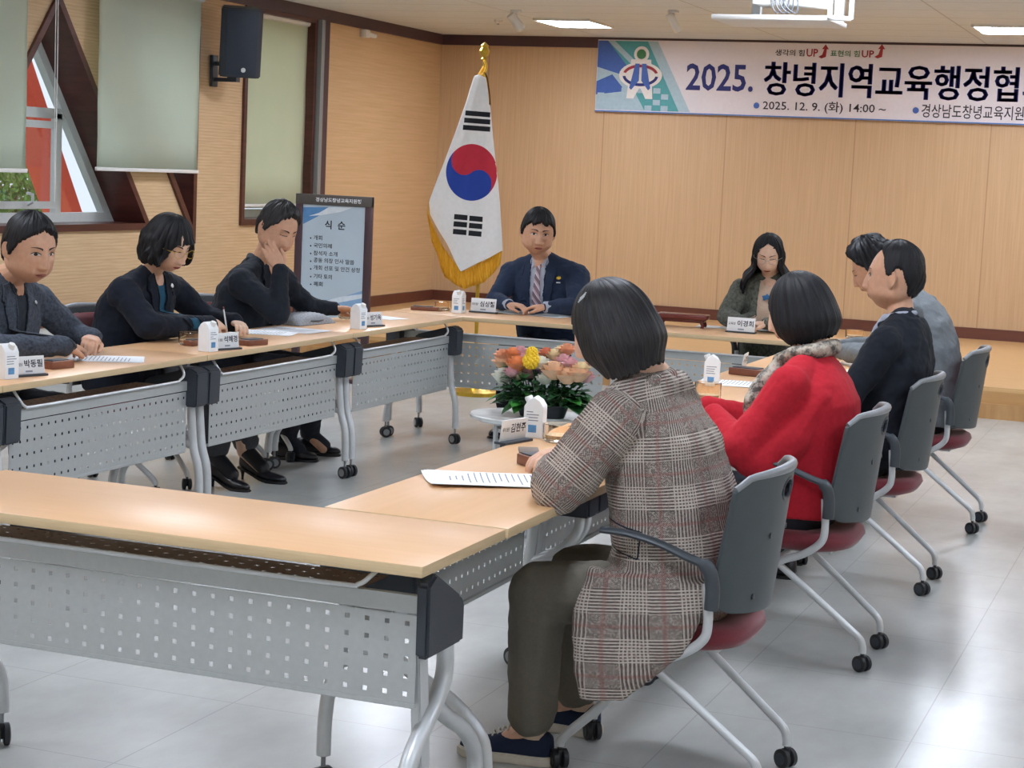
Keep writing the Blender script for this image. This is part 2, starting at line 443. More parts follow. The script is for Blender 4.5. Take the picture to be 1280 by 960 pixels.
window('window_3', REC, [(13.17, 1.16, 14.34, 1.16, .05), (13.75, 1.16, 13.75, 2.7, .06)])

# trims and skirtings
bm = NB(); box(bm, (WX, YB, CZ-.10), (WX+.03, BY, CZ)); struct('trim_1', bm, 'darktrim')
bm = NB(); box(bm, (WX+.03, BY-.03, CZ-.10), (XR, BY, CZ)); struct('trim_2', bm, 'darktrim')
bm = NB(); box(bm, (WX, 14.44, SZ), (WX+.045, 14.56, CZ-.1)); struct('trim_3', bm, 'darktrim')
bm = NB(); box(bm, (WX, 14.38, .0), (WX+.06, 14.44, CZ-.1)); struct('trim_4', bm, 'panel_dark')
bm = NB(); box(bm, (WX, 12.95, SZ), (WX+.03, BY, SZ+.10)); struct('baseboard_left', bm, 'redbrown')
bm = NB(); box(bm, (WX+.03, BY-.03, SZ), (XR, BY, SZ+.10)); struct('baseboard_back', bm, 'redbrown')
# stage
bm = NB(); box(bm, (WX, SY, SZ-.03), (XR, BY, SZ)); struct('floor_stage', bm, 'stage')
bm = NB(); box(bm, (WX, SY, .105), (XR, SY+.03, SZ-.03)); struct('trim_5', bm, 'riser')
bm = NB(); box(bm, (WX, SY-.012, 0), (XR, SY+.02, .105)); struct('trim_6', bm, 'riser_plank')
# long low cover along the window wall
t = thing('radiator_cover', 'long low cream cover with brown strips under the triangular window', 'radiator cover', (WX+.10, 9.6, 0))
bm = NB(); box(bm, (-.085, -1.85, 0), (.085, 1.85, .46), .006); mesh_obj('body', bm, 'convector', t)
bm = NB(); box(bm, (-.088, -1.87, .46), (.10, 1.87, .485), .004); mesh_obj('top_board', bm, 'wood_brown', t)
bm = NB(); box(bm, (.082, -1.85, .375), (.094, 1.85, .40)); mesh_obj('strip', bm, 'wood_brown', t)
bm = NB()
for i in range(9): box(bm, (.083, -1.8, .05+i*.032), (.09, 1.8, .066+i*.032))
mesh_obj('grille', bm, 'white_frame', t, False)

# outdoors seen through the triangular window
def beam(name, label, a, b, w, m):
    a, b = Vector(a), Vector(b); d = (b-a).normalized(); bm = NB()
    s = Vector((1, 0, 0)); q = d.cross(s).normalized()
    vs = []
    for p in (a, b):
        for i, j in ((-1, -1), (1, -1), (1, 1), (-1, 1)): vs.append(bm.verts.new(p+s*i*.15+q*j*w/2))
    for i in range(4): bm.faces.new((vs[i], vs[(i+1) % 4], vs[4+(i+1) % 4], vs[4+i]))
    bm.faces.new(vs[:4][::-1]); bm.faces.new(vs[4:]); bmesh.ops.recalc_face_normals(bm, faces=bm.faces[:])
    o = mesh_obj(name, bm, m, None, False); tag(o, label, 'beam'); return o
_a, _b = atx(100, 330, -9.2), atx(-12, 0, -9.2)
beam('facade_beam', 'slanted red beam of the facade outside the triangular window', _a, _b, .13, 'orange_red')
bm = NB(); box(bm, (-60, -30, -3.2), (WX-.5, 60, -3)); struct('ground', bm, plain('outdoor_ground', '#9fa58f', .9))
def tree(name, label, c, r, h0):
    t = thing(name, label, 'tree', (c[0], c[1], -3)); rnd = random.Random(3)
    bm = NB()
    for i in range(2600):
        th = rnd.uniform(0, 2*PI); ph = math.acos(rnd.uniform(-1, 1)); rr = r*(.55+.5*rnd.random())
        p = Vector((math.sin(ph)*math.cos(th)*rr, math.sin(ph)*math.sin(th)*rr, h0+3+math.cos(ph)*rr*1.2)); q = Euler((rnd.random()*6, rnd.random()*6, rnd.random()*6)).to_matrix()
        s = .065; vs = [bm.verts.new(p+q @ Vector(v)) for v in ((-s, 0, 0), (0, -s*.5, .03), (s, 0, 0), (0, s*.5, .03))]; bm.faces.new(vs)
    mesh_obj('foliage', bm, 'tree', t, False)
    bm = NB(); tube(bm, [(0, 0, 0), (0, .05, (h0+3)*.6), (.05, 0, h0+3)], [.16, .12, .05], 8); mesh_obj('trunk', bm, 'wood_brown', t)
_t = atx(14, 232, -19)
tree('garden_tree', 'green leafy tree outside behind the triangular window', (_t.x, _t.y), .72, _t.z)

# ------------------------------------------------------------------ blinds
def blind(label, y0, y1, z0, z1, X, m, chain=None):
    t = thing('roller_blind', label, 'blind', (X, (y0+y1)/2, z0), 0, None); w = (y1-y0)/2; h = z1-z0
    bm = NB(); n = 24
    fr = [[bm.verts.new((math.sin(i/n*9+j*2)*.003-.001, -w+2*w*i/n, h*j/6+.02)) for i in range(n+1)] for j in range(7)]
    for j in range(6):
        for i in range(n): bm.faces.new((fr[j][i], fr[j][i+1], fr[j+1][i+1], fr[j+1][i]))
    bmesh.ops.solidify(bm, geom=bm.faces[:], thickness=.0015)
    mesh_obj('fabric', bm, m, t, 'all')
    bm = NB(); box(bm, (-.010, -w-.01, 0), (.010, w+.01, .026), .004); mesh_obj('bottom_bar', bm, 'white_plastic', t)
    bm = NB(); tube(bm, [(0, -w-.02, h), (0, w+.02, h)], .028, 12); mesh_obj('roller', bm, 'white_plastic', t)
    if chain is not None:
        bm = NB(); tube(bm, curve_pts([(.02, chain, h), (.022, chain+.004, h*.5), (.02, chain, -.2+.0), (.02, chain-.02, h*.5), (.02, chain-.02, h)], 4), .0035, 6); mesh_obj('pull_chain', bm, 'white_plastic', t)
    return t
XB = WX+.09
def yz(x, y, X=XB):
    p = atx(x, y, X); return p.y, p.z
blind('pale green roller blind at the left edge covering part of the triangular window', 8.95, yz(33, 150)[0], yz(33, 216)[1], CZ-.13, XB, 'blind', .9)
blind('wide pale green roller blind between the triangular window and the loudspeaker', yz(122, 150)[0], yz(248, 150)[0], yz(180, 215)[1], CZ-.13, XB, 'blind', None)
blind('narrow cream green roller blind behind the loudspeaker', 13.19, 14.32, 1.155, 2.72, WX-.05, 'blind2', None)

# ------------------------------------------------------------------ ceiling fittings
q = [atz(x, y, CZ) for x, y in ((657, 20), (735, 20.5), (762, 28.5), (697, 31))]
def ceiling_light(x, y, label, first=[None]):
    if first[0] is None:
        t = thing('ceiling_light', label, 'ceiling light', (x, y, CZ), 0, 'ceiling light panels'); first[0] = t
        bm = NB(); ringy(bm, .26, .34, .022); mesh_obj('frame', bm, 'white_plastic', t, False)
        bm = NB(); box(bm, (-.24, -.32, -.02), (.24, .32, -.006)); mesh_obj('diffuser', bm, 'lamp', t, False)
        return t
    return dup(first[0], (x, y, CZ), 0, label)
def ringy(bm, hx, hy, d):
    box(bm, (-hx, -hy, -d), (-hx+.022, hy, 0)); box(bm, (hx-.022, -hy, -d), (hx, hy, 0))
    box(bm, (-hx+.022, -hy, -d), (hx-.022, -hy+.022, 0)); box(bm, (-hx+.022, hy-.022, -d), (hx-.022, hy, 0))
LAB = {(0, 0): 'bright rectangular ceiling light panel above and right of the flag', (1, 0): 'bright rectangular ceiling light panel above the right end of the banner'}
lx = [-5.42, -1.72, 1.98]; ly = [15.42, 12.0, 8.8, 5.6, 2.4, -1.2]
for j, y in enumerate(ly):
    for i, x in enumerate(lx):
        if j == 0 and i == 2: lb = 'bright ceiling light panel over the stage, out past the banner'
        elif (i, j) in LAB: lb = LAB[(i, j)]
        else: lb = 'rectangular ceiling light panel over the meeting tables'
        o = ceiling_light(x, y, lb)
        if (i, j) not in LAB: o['group'] = 'ceiling light panels'

def spotlight(loc, d, label, s=1):
    t = thing('ceiling_spotlight', label, 'spotlight', loc, 0)
    bm = NB(); lathe(bm, [(.0, 0), (.045, 0), (.045, -.02), (.012, -.025), (.012, -.07), (0, -.07)], 16); mesh_obj('mount', bm, 'white_plastic', t)
    bm = NB(); d = Vector(d).normalized(); c = Vector((0, 0, -.09)); tube(bm, [c-d*.07, c+d*.075, c+d*.09], [.036*s, .042*s, .03*s], 16); mesh_obj('lamp_head', bm, 'white_plastic', t)
spotlight(atz(645, 13, CZ), (.5, .5, -.75), 'white track spotlight on the ceiling beside the left light panel')
spotlight(atz(842, 13, CZ), (.45, .3, -.8), 'small white spotlight on the ceiling above the banner logo', .8)
p = atz(623, 25, CZ)
t = thing('ceiling_sensor', 'small round sensor on the ceiling left of the spotlight', 'sensor', p)
bm = NB(); lathe(bm, [(0, 0), (.04, 0), (.036, -.018), (.02, -.03), (0, -.032)], 18); mesh_obj('housing', bm, 'white_plastic', t)
bm = NB(); lathe(bm, [(0, -.03), (.012, -.031), (.01, -.04), (0, -.042)], 12); mesh_obj('lens', bm, 'hub', t)
p = atx(452, 42, WX)
t = thing('security_camera', 'small white security camera high on the stage side wall', 'camera', p)
bm = NB(); box(bm, (0, -.04, -.035), (.07, .04, .035), .006); mesh_obj('mount', bm, 'white_plastic', t)
bm = NB(); tube(bm, [(.04, .03, 0), (.06, .16, -.01)], .022, 14); mesh_obj('camera_body', bm, 'white_plastic', t)
bm = NB(); tube(bm, [(.0602, .161, -.01), (.061, .166, -.01)], .015, 14); mesh_obj('lens', bm, 'black_plastic', t)

# hanging projector cage
pa = atz(893, 14, 2.55); 
t = thing('projector_lift', 'white hanging projector cage with cables at the top edge', 'projector', (0, 0, 0))
A = aty(890, 25, 9.0); B_ = aty(1062, 35, 9.0); zb = aty(960, 22, 9.0).z
t.location = ((A.x+B_.x)/2, 9.0, zb); w = (B_.x-A.x)/2; D = .42
bm = NB(); box(bm, (-w, -.02, -.012), (w*.72, D, .012), .004); mesh_obj('base_plate', bm, 'white_plastic', t)
bm = NB()
for sx_ in (-w*.62, w*.62): box(bm, (sx_-.022, D-.06, 0), (sx_+.022, D-.02, CZ-zb))
box(bm, (-w*.62, D-.06, .02), (w*.62, D-.02, .045))
mesh_obj('hanger_frame', bm, 'silver', t)
bm = NB(); tube(bm, [(w*.72, -.02, 0), (w, .02, 0), (w, .02, CZ-zb)], .012, 8); tube(bm, [(w*.72, -.02, 0), (w*.72, -.02, .25)], .012, 8); tube(bm, [(w*.72, -.02, .0), (w*1.0, .02, .0)], .012, 8)
mesh_obj('side_bracket', bm, 'white_strip', t)
bm = NB(); box(bm, (-w*.5, .1, .075), (w*.5, D-.08, .19), .012); mesh_obj('projector_body', bm, 'white_plastic', t)
for k in range(4):
    bm = NB(); x = -.05+k*.02; tube(bm, curve_pts([(x, .1, .3), (x-.02, .08, .10), (x+.02+.01*k, .07, .03), (x+.05, .09, .12), (x+.03, .1, .3)], 6), .004, 6); mesh_obj('cable', bm, 'black_plastic', t)

# ------------------------------------------------------------------ loudspeaker
Ps = atx(302, 52, WX+.32)
t = thing('loudspeaker', 'black wall loudspeaker mounted beside the narrow blind', 'speaker', (WX+.02, Ps.y, Ps.z))
t2 = Matrix.Translation(Vector((.28, .0, 0))) @ Euler((0, math.radians(9), math.radians(-52))).to_matrix().to_4x4()
bm = NB(); pr_ = [(-.12, -.125), (.10, -.16), (.13, -.12), (.13, .12), (.10, .16), (-.12, .125)]
prism(bm, pr_, 'z', -.26, .26); bmesh.ops.bevel(bm, geom=bm.edges[:], offset=.01, segments=2, affect='EDGES')
bm.transform(t2); mesh_obj('cabinet', bm, 'speaker', t)
bm = NB(); box(bm, (.131, -.118, -.24), (.137, .118, .24), .002); bm.transform(t2); mesh_obj('grille', bm, plain('speaker_grille', '#2b323e', .6, .3, .2, 400), t)
bm = NB(); lathe(bm, [(0, 0), (.018, 0), (.016, .004), (0, .005)], 20, (0, 0, 0), 0, 1, 1, t2 @ Matrix.Translation((.137, .02, -.2)) @ Euler((0, PI/2, 0)).to_matrix().to_4x4()); mesh_obj('badge', bm, 'silver', t)
bm = NB(); bmB = bm; box(bm, (-.02, -.04, -.34), (.01, .04, -.10), .004); box(bm, (.0, -.018, -.30), (.16, .018, -.27)); box(bm, (.13, -.03, -.30), (.21, .03, -.24)); box(bm, (0, -.012, -.18), (.15, .012, -.15))
bm.transform(Matrix.Translation((0, .12, 0))); mesh_obj('wall_bracket', bm, 'black_plastic', t)

# ------------------------------------------------------------------ banner
YBN = BY-.04
TL = aty(748, 48.5, YBN); BL = aty(744, 139, YBN)
bx0, bz1, bz0 = TL.x, 2.838, BL.z; bx1 = bx0+7.9
t = thing('banner', 'long white banner with dark blue Korean lettering on the back wall', 'banner', (bx0, YBN, bz0))
W_, H_ = bx1-bx0, bz1-bz0
bm = NB(); box(bm, (0, 0, 0), (W_, .006, H_)); mesh_obj('cloth', bm, plain('banner_cloth', '#e3dde3', .6, 0, .02), t, False)
PM = planeM((0, -.001, 0), (1, 0, 0), (0, 0, 1))
def bq(x, y):
    p = aty(x, y, YBN); return p.x-bx0, p.z-bz0
def poly_obj(name, polys, mat, parent, off=.0005, mtx=None):
    bm = NB()
    for p in polys: flatpoly(bm, p, PM if mtx is None else mtx, off)
    return mesh_obj(name, bm, mat, parent, False)
M['bn_navy'] = plain('banner_navy', '#1c2470', .6); M['bn_blue'] = plain('banner_blue', '#3f63b0', .6); M['bn_teal'] = plain('banner_teal', '#4fa0a6', .6)
M['bn_pale'] = plain('banner_pale_blue', '#a9c3cf', .6); M['bn_red'] = plain('banner_red', '#a02a32', .6); M['bn_green'] = plain('banner_green', '#3c7a48', .6); M['bn_dark'] = plain('banner_dark', '#2c2c34', .6)
M['bn_bot'] = plain('banner_edge_blue', '#4f7fc2', .6)
h = H_
corner = [[(0.004, h-.01), (.60, h-.01), (.95, .02), (.004, .02)]]
poly_obj('corner_graphic', corner, 'bn_pale', t, .001)
poly_obj('corner_graphic', [[(.10, h-.01), (.50, h-.01), (.84, .02), (.50, .02)]], 'bn_teal', t, .002)
poly_obj('corner_graphic', [[(.004, h-.01), (.10, h-.01), (.42, h*.45), (.004, h*.62)], [(.004, h*.42), (.16, h*.52), (.30, .2), (.004, .16)]], 'bn_blue', t, .003)
poly_obj('corner_graphic', [[(.10, h-.01), (.17, h-.01), (.62, h*.42), (.55, h*.40)]], 'bn_pale', t, .004)
sq = []; rs = random.Random(5)
for i in range(9):
    for j in range(4):
        if (i+j) % 2 == 0 and rs.random() < .75: sq.append([(.02+i*.08, .02+j*.055), (.09+i*.08, .02+j*.055), (.09+i*.08, .07+j*.055), (.02+i*.08, .07+j*.055)])
poly_obj('checker_graphic', sq, M['bn_pale'], t, .005)
def disc(c, rx, ry, n=28, a0=0, a1=2*PI): return [(c[0]+rx*math.cos(a0+(a1-a0)*k/(n-1 if a1-a0 < 6 else n)), c[1]+ry*math.sin(a0+(a1-a0)*k/(n-1 if a1-a0 < 6 else n))) for k in range(n)]
def arcband(c, rx, ry, w0, a0, a1, n=20):
    o = [(c[0]+(rx+w0)*math.cos(a0+(a1-a0)*k/n), c[1]+(ry+w0)*math.sin(a0+(a1-a0)*k/n)) for k in range(n+1)]
    i = [(c[0]+rx*math.cos(a0+(a1-a0)*k/n), c[1]+ry*math.sin(a0+(a1-a0)*k/n)) for k in range(n, -1, -1)]
    return [[o[k], o[k+1], i[n-k-1], i[n-k]] for k in range(n)]
lc = bq(801, 93)
cu, cv = lc
poly_obj('emblem_outline', [disc((cu, cv+.19), .075, .075)], 'flag_white', t, .006)
poly_obj('emblem_outline', [disc((cu, cv-.01), .215, .125)], 'flag_white', t, .0075)
poly_obj('emblem_outline', [[(cu-.10, cv+.14), (cu+.10, cv+.14), (cu+.13, cv-.23), (cu+.06, cv-.23), (cu, cv-.12), (cu-.06, cv-.23), (cu-.13, cv-.23)]], 'flag_white', t, .009)
poly_obj('emblem_ring', arcband((cu, cv-.01), .15, .075, .028, .25, PI-.25), 'bn_red', t, .011)
poly_obj('emblem_ring', arcband((cu, cv-.01), .15, .075, .028, PI+.1, 2*PI-.1), 'bn_navy', t, .0125)
poly_obj('emblem_head', [disc((cu, cv+.19), .046, .046)], 'bn_green', t, .012)
poly_obj('emblem_figure', [[(cu-.055, cv+.10), (cu-.012, cv+.10), (cu-.012, cv-.06), (cu-.085, cv-.15), (cu-.105, cv-.13)], [(cu+.055, cv+.10), (cu+.105, cv-.13), (cu+.085, cv-.15), (cu+.012, cv-.06), (cu+.012, cv+.10)]], 'bn_blue', t, .014)
def btext(s, mat, x0, x1, yt, yb, bold=0, ref=None):
    a = bq(x0, yb); b = bq(x1, yt); m_ = bq((x0+x1)/2, (yt+yb)/2); hh = abs(bq(x0, yt)[1]-bq(x0, yb)[1])
    zc = m_[1] if ref is None else ref
    return text(s, mat, t, a[0], b[0], zc-hh/2, zc+hh/2, PM, bold, .003)
btext('2025.', 'bn_navy', 857, 943, 80, 114, .018)
for dx in (-.7, .7): a = btext('창녕지역교육행정협의', 'bn_navy', 954+dx, 1313+dx, 79, 121.5, .012, bq(955, 98)[1])
xq = bq(1313, 100)[0]; text('회', 'bn_navy', t, xq+.02, xq+.32, bq(955, 98)[1]-.155, bq(955, 98)[1]+.155, PM, .012, .003)
btext('2025. 12. 9. (화) 14:00 ~', 'bn_dark', 953, 1108, 127, 142, .008)
ztx = bq(1030, 134.5)[1]
p0 = bq(1152, 138)[0]; p1 = bq(1280, 138)[0]; text('경상남도창녕교육지원', 'bn_dark', t, p0, p1, ztx-.062, ztx+.062, PM, .008, .003)
text('청', 'bn_dark', t, p1+.01, p1+.12, ztx-.062, ztx+.062, PM, .008, .003)
for x in (945.5, 1145): 
    c = (bq(x, 134)[0], ztx); poly_obj('bullet', [disc(c, .028, .028)], 'bn_blue', t, .003)
btext('생각의 힘', 'bn_dark', 969, 1006, 62, 70, .015); btext('UP', 'bn_red', 1008, 1023, 61, 71, .02)
btext('표현의 힘', 'bn_green', 1038, 1075, 63, 71, .015); btext('UP', 'bn_red', 1077, 1093, 63, 72, .02)
for x in (1023, 1093):
    u, v = bq(x, 71); poly_obj('arrow', [[(u, v), (u+.035, v+.02), (u+.05, v+.07), (u+.03, v+.07), (u+.062, v+.115), (u+.094, v+.07), (u+.075, v+.07), (u+.07, v+.0), (u+.03, v-.015)]], 'bn_red', t, .003)
poly_obj('lower_edge', [[(0, 0), (W_, 0), (W_, .012), (0, .012)]], 'bn_bot', t, .0032)

# ------------------------------------------------------------------ flag
YF = 11.75
fb = aty(600, 330, YF)
def fl(x, y, dy=0): 
    p = aty(x, y, YF); return Vector((p.x-fb.x, dy, p.z))
t = thing('flag_stand', 'gold tipped flagpole on a weighted base behind the seated man', 'flagpole', (fb.x, YF, 0))
bm = NB(); lathe(bm, [(0, 0), (.17, 0), (.17, .025), (.06, .05), (.03, .10), (0, .10)], 32); mesh_obj('base', bm, 'gold', t)
ptop = fl(605, 92); tp = fl(606, 58)
bm = NB(); tube(bm, [(0, 0, .1), (tp.x*.5, 0, tp.z*.5), (tp.x, 0, tp.z-.12)], .013, 12); mesh_obj('pole', bm, 'gold', t)
bm = NB(); lathe(bm, [(0, -.14), (.012, -.13), (.008, -.10), (.022, -.085), (.012, -.07), (.03, -.055), (.036, -.03), (.022, -.005), (.028, .005), (.012, .02), (0, .03)], 16, (tp.x, 0, tp.z)); mesh_obj('finial', bm, 'gold', t)
bm = NB(); tube(bm, curve_pts([fl(607, 75, -.02), fl(610, 84, -.03), fl(607, 92, -.03), fl(600, 95, -.02), fl(606, 84, -.02)], 5), .009, 8); mesh_obj('cord', bm, 'fringe', t)
# the cloth: a draped cone; outline left and right edges from the pole top down
Lft = [(603, 94), (596, 95), (586, 128), (573, 165), (560, 200), (549, 228), (540, 252), (541, 268), (560, 307), (582, 339)]
Rgt = [(611, 98), (614, 115), (616, 135), (619, 170), (622, 200), (625, 228), (627, 252), (628, 264), (631, 290), (631, 314)]
def edge(pts, s):
    i = s*(len(pts)-1); k = min(int(i), len(pts)-2); f = i-k; return (pts[k][0]*(1-f)+pts[k+1][0]*f, pts[k][1]*(1-f)+pts[k+1][1]*f)
tF = thing('flag', 'white national flag with red and blue circle hanging draped in folds', 'flag', (fb.x, YF, 0))
def flag_surf(u, s):
    a = edge(Lft, s); b = edge(Rgt, s); x = a[0]*(1-u)+b[0]*u; y = a[1]*(1-u)+b[1]*u
    fold = (.055*math.sin(PI*u)*s**.6 + .014*math.sin(u*9+s*2.5)*s + .008*math.sin(u*21+s*5)*s)
    return fl(x, y, -.045-fold)
def grid_mesh(bm, f, nu, nv, mi=0, th=None):
    g = [[bm.verts.new(f(i/nu, j/nv)) for i in range(nu+1)] for j in range(nv+1)]
    for j in range(nv):
        for i in range(nu):
            fc = bm.faces.new((g[j][i], g[j+1][i], g[j+1][i+1], g[j][i+1])); fc.material_index = mi
    return g
# lower point of the cloth
LOW = (584, 337)
def flag_full(u, s):
    if s <= .78: return flag_surf(u, s/.78*.70)
    k = (s-.78)/.22
    top = flag_surf(u, .70)
    lx_ = 541+(584-541)*min(1, u/.5) if u < .5 else 584+(631-584)*(u-.5)/.5
    ly_ = 268+(339-268)*min(1, u/.5) if u < .5 else 339+(314-339)*(u-.5)/.5
    low = fl(lx_, ly_, -.045-.06*math.sin(PI*u)-.016*math.sin(u*9+2.5)-.006*math.sin(u*21+5))
    return top*(1-k)+low*k
bm = NB(); grid_mesh(bm, flag_full, 60, 60); bmesh.ops.recalc_face_normals(bm, faces=bm.faces[:])
ff = bm.faces[:]
me = eval_mods(bm, [('SOLIDIFY', dict(thickness=.004, offset=0)), ('SUBSURF', dict(levels=1, render_levels=1))]); me.name = 'cloth'
cloth = link('cloth', me, 'flag_white', tF)
bvF = BVHTree.FromPolygons([v.co.copy() for v in me.vertices], [tuple(p.vertices) for p in me.polygons])
def decal(name, polys_px, mat, parent, Yp, base, bvh, off=.0015, sub=4, fine=True):
    bm = NB()
    for poly in polys_px:
        vs = [bm.verts.new(aty(x, y, Yp)) for x, y in poly]; bm.faces.new(vs)
    bmesh.ops.triangulate(bm, faces=bm.faces[:])
    for _ in range(sub): bmesh.ops.subdivide_edges(bm, edges=[e for e in bm.edges if e.calc_length() > .012], cuts=1, use_grid_fill=False); bmesh.ops.triangulate(bm, faces=bm.faces[:])
    o = Vector((0, 0, CAM_H)); b0 = Vector(base)
    for v in bm.verts:
        d = (v.co-o).normalized(); hit = bvh.ray_cast(o-b0, d)
        if hit[0] is not None: v.co = hit[0]-d*off
        else: v.co = v.co-b0
    return mesh_obj(name, bm, mat, parent, 'all')
def quadbar(x0, y0, x1, y1, hgt): return [(x0, y0), (x1, y1), (x1-.4, y1+hgt), (x0-.6, y0+hgt)]
fbase = (fb.x, YF, 0)
decal('trigram', [quadbar(582, 138, 613, 140.5, 6.2), quadbar(580.5, 147, 613, 149.5, 6.2), quadbar(579, 156, 613, 158.5, 6.2)], 'flag_black', tF, YF-.1, fbase, bvF)
decal('trigram', [quadbar(568, 267.5, 584.5, 269, 6.5), quadbar(587, 269.5, 603.5, 271, 6.5), quadbar(567.3, 276.5, 584, 278, 6.5), quadbar(586.5, 278.5, 603, 280, 6.5), quadbar(566.5, 286, 583.2, 287.5, 6.5), quadbar(586, 288, 602, 289.5, 6.5)], 'flag_black', tF, YF-.1, fbase, bvF)
cx, cyy, rx, ry = 589.5, 215.5, 32, 35.5
def ep(a, r=1, c=(0, 0)): return (cx+rx*(c[0]+r*math.cos(a)), cyy+ry*(c[1]+r*math.sin(a)))
n = 24; th0 = math.radians(-125)  # the dividing diameter runs from th0 to th0+180
A0 = th0; d0 = (math.cos(A0), math.sin(A0))
red = [ep(A0+PI*k/n) for k in range(n+1)]                 # half circle on the right/top side
S_curve = [ep(A0+PI-PI*k/12, .5, (-d0[0]*.5, -d0[1]*.5)) for k in range(13)]  # bulges one way
S_curve2 = [ep(A0+PI+PI*k/12, .5, (d0[0]*.5, d0[1]*.5)) for k in range(1, 13)]
red = [ep(A0+PI*k/n) for k in range(n+1)]+S_curve[1:]+S_curve2
blue = [ep(A0+PI+PI*k/n) for k in range(n+1)]+(S_curve+S_curve2)[::-1][1:-1]
bm = NB(); NR, NTH = 44, 132; o_ = Vector((0, 0, CAM_H)); b_ = Vector(fbase); gv = []
for i in range(NR+1):
    row = []
    for j in range(NTH):
        a = 2*PI*j/NTH; x, y = ep(a, max(i, .01)/NR); d_ = (aty(x, y, YF)-o_).normalized(); hit = bvF.ray_cast(o_-b_, d_)
        row.append(bm.verts.new((hit[0]-d_*.002) if hit[0] is not None else aty(x, y, YF)-b_))
    gv.append(row)
def is_red(a, r):
    u, v = r*math.cos(a-A0), r*math.sin(a-A0)      # u towards the start of the dividing line
    side_ = v > 0
    if u > 0: return side_ or math.hypot(u-.5, v) < .5
    return side_ and not math.hypot(u+.5, v) < .5
for i in range(NR):
    for j in range(NTH):
        f = bm.faces.new((gv[i][j], gv[i][(j+1) % NTH], gv[i+1][(j+1) % NTH], gv[i+1][j])); f.material_index = 0 if is_red(2*PI*(j+.5)/NTH, (i+.5)/NR) else 1
mesh_obj('circle', bm, ['flag_red', 'flag_blue'], tF, 'all')
# gold fringe
Fin = [(540, 250), (541, 268), (560, 307), (584, 339), (608, 327), (631, 313)]
Fout = [(538, 268), (546, 302), (563, 346), (586, 361), (612, 352), (629.5, 330)]
bm = NB()
def fringe(u, s):
    a = edge(Fin, u); b = edge(Fout, u); x = a[0]*(1-s)+b[0]*s; y = a[1]*(1-s)+b[1]*s
    return fl(x, y, -.05-.05*math.sin(PI*u)-.004*math.sin(u*260)-.01*s*math.sin(u*40))
grid_mesh(bm, fringe, 220, 4); bmesh.ops.solidify(bm, geom=bm.faces[:], thickness=.003); mesh_obj('fringe', bm, 'fringe', tF, 'all')
bm = NB()
grid_mesh(bm, lambda u, s: fl(*[edge([(609, 90), (613, 97), (616, 118), (617, 132)], u)[0]+4*s*0+2*s, edge([(609, 90), (613, 97), (616, 118), (617, 132)], u)[1]], -.08+.0*s), 16, 2)
bmesh.ops.solidify(bm, geom=bm.faces[:], thickness=.004); mesh_obj('fringe', bm, 'fringe', tF, 'all')

# ------------------------------------------------------------------ agenda board
YA = 11.9
a0 = aty(370, 243, YA); a1 = aty(465.5, 245, YA)
t = thing('notice_board', 'brown framed notice board with blue programme sheet behind the man resting his cheek', 'notice board', (a0.x, YA, 0))
bw = a1.x-a0.x; bh = (a0.z+a1.z)/2
bm = NB()
box(bm, (0, 0, .08), (.055, .035, bh), .004); box(bm, (bw-.055, 0, .08), (bw, .035, bh), .004); box(bm, (.055, 0, .3), (bw-.055, .035, .36))
mesh_obj('frame', bm, 'darktrim', t)
bm = NB(); box(bm, (.0, -.004, bh-.075), (bw, .036, bh), .004); mesh_obj('header', bm, plain('board_header', '#56504c', .5), t)
bm = NB(); box(bm, (.055, .012, .36), (bw-.055, .025, bh-.075)); mesh_obj('sheet', bm, plain('blue_sheet', '#c3d3de', .5, 0, .03, 3), t, False)
bm = NB(); box(bm, (-.02, -.2, 0), (.07, .24, .03), .004); box(bm, (bw-.07, -.2, 0), (bw+.02, .24, .03), .004); box(bm, (.0, 0, .03), (.05, .035, .09)); box(bm, (bw-.05, 0, .03), (bw, .035, .09)); mesh_obj('foot', bm, 'darktrim', t)
AM = planeM((0, -.0045, 0), (1, 0, 0), (0, 0, 1)); SMx = planeM((0, .0115, 0), (1, 0, 0), (0, 0, 1))
def aq(x, y, dy=0): p = aty(x, y, YA+dy); return p.x-a0.x, p.z
def atext(s, x0, x1, yt, yb, mat='ink', mm=None, bold=.01):
    xm_ = (x0+x1)/2 if x1-x0 > 45 else x0+12
    u0 = aq(x0, yb)[0]; u1 = aq(x1, yt)[0]; v0 = aq(xm_, yb)[1]; v1 = aq(xm_, yt)[1]; text(s, mat, t, u0, u1, v0, v1, mm or SMx, bold, .001)
atext('경상남도창녕교육지원청', 395, 452, 248, 253.4, 'paper', AM, .02)
atext('식  순', 405, 431, 276, 287, 'ink', None, .02)
rows = ['개회', '국민의례', '참석자 소개', '공동 의장 인사 말씀', '개회 선포 및 안건 상정', '기타 토의', '폐회']; xe = [402, 414, 421, 442, 449, 414, 402.5]
for k, (s, x1) in enumerate(zip(rows, xe)):
    yy = 294+k*9.65; atext(s, 391, x1, yy+.6, yy+6.6, 'ink', None, .012)
    u, v = aq(387.5, yy+3.6); poly_obj('bullet', [disc((u, v), .006, .006, 10)], 'ink', t, .001, SMx)
wav = [[aq(378, 259), aq(420, 259), aq(405, 266), aq(378, 280)], [aq(378, 259), aq(440, 259), aq(418, 267), aq(395, 268)]]
poly_obj('wave_graphic', [wav[0]], plain('sheet_blue', '#5d93c9', .5), t, .0006, SMx)
poly_obj('wave_graphic', [[aq(410, 259), aq(441, 259), aq(425, 265), aq(400, 269), aq(385, 270), aq(398, 266)]], plain('sheet_white', '#e9f0f5', .5), t, .0009, SMx)
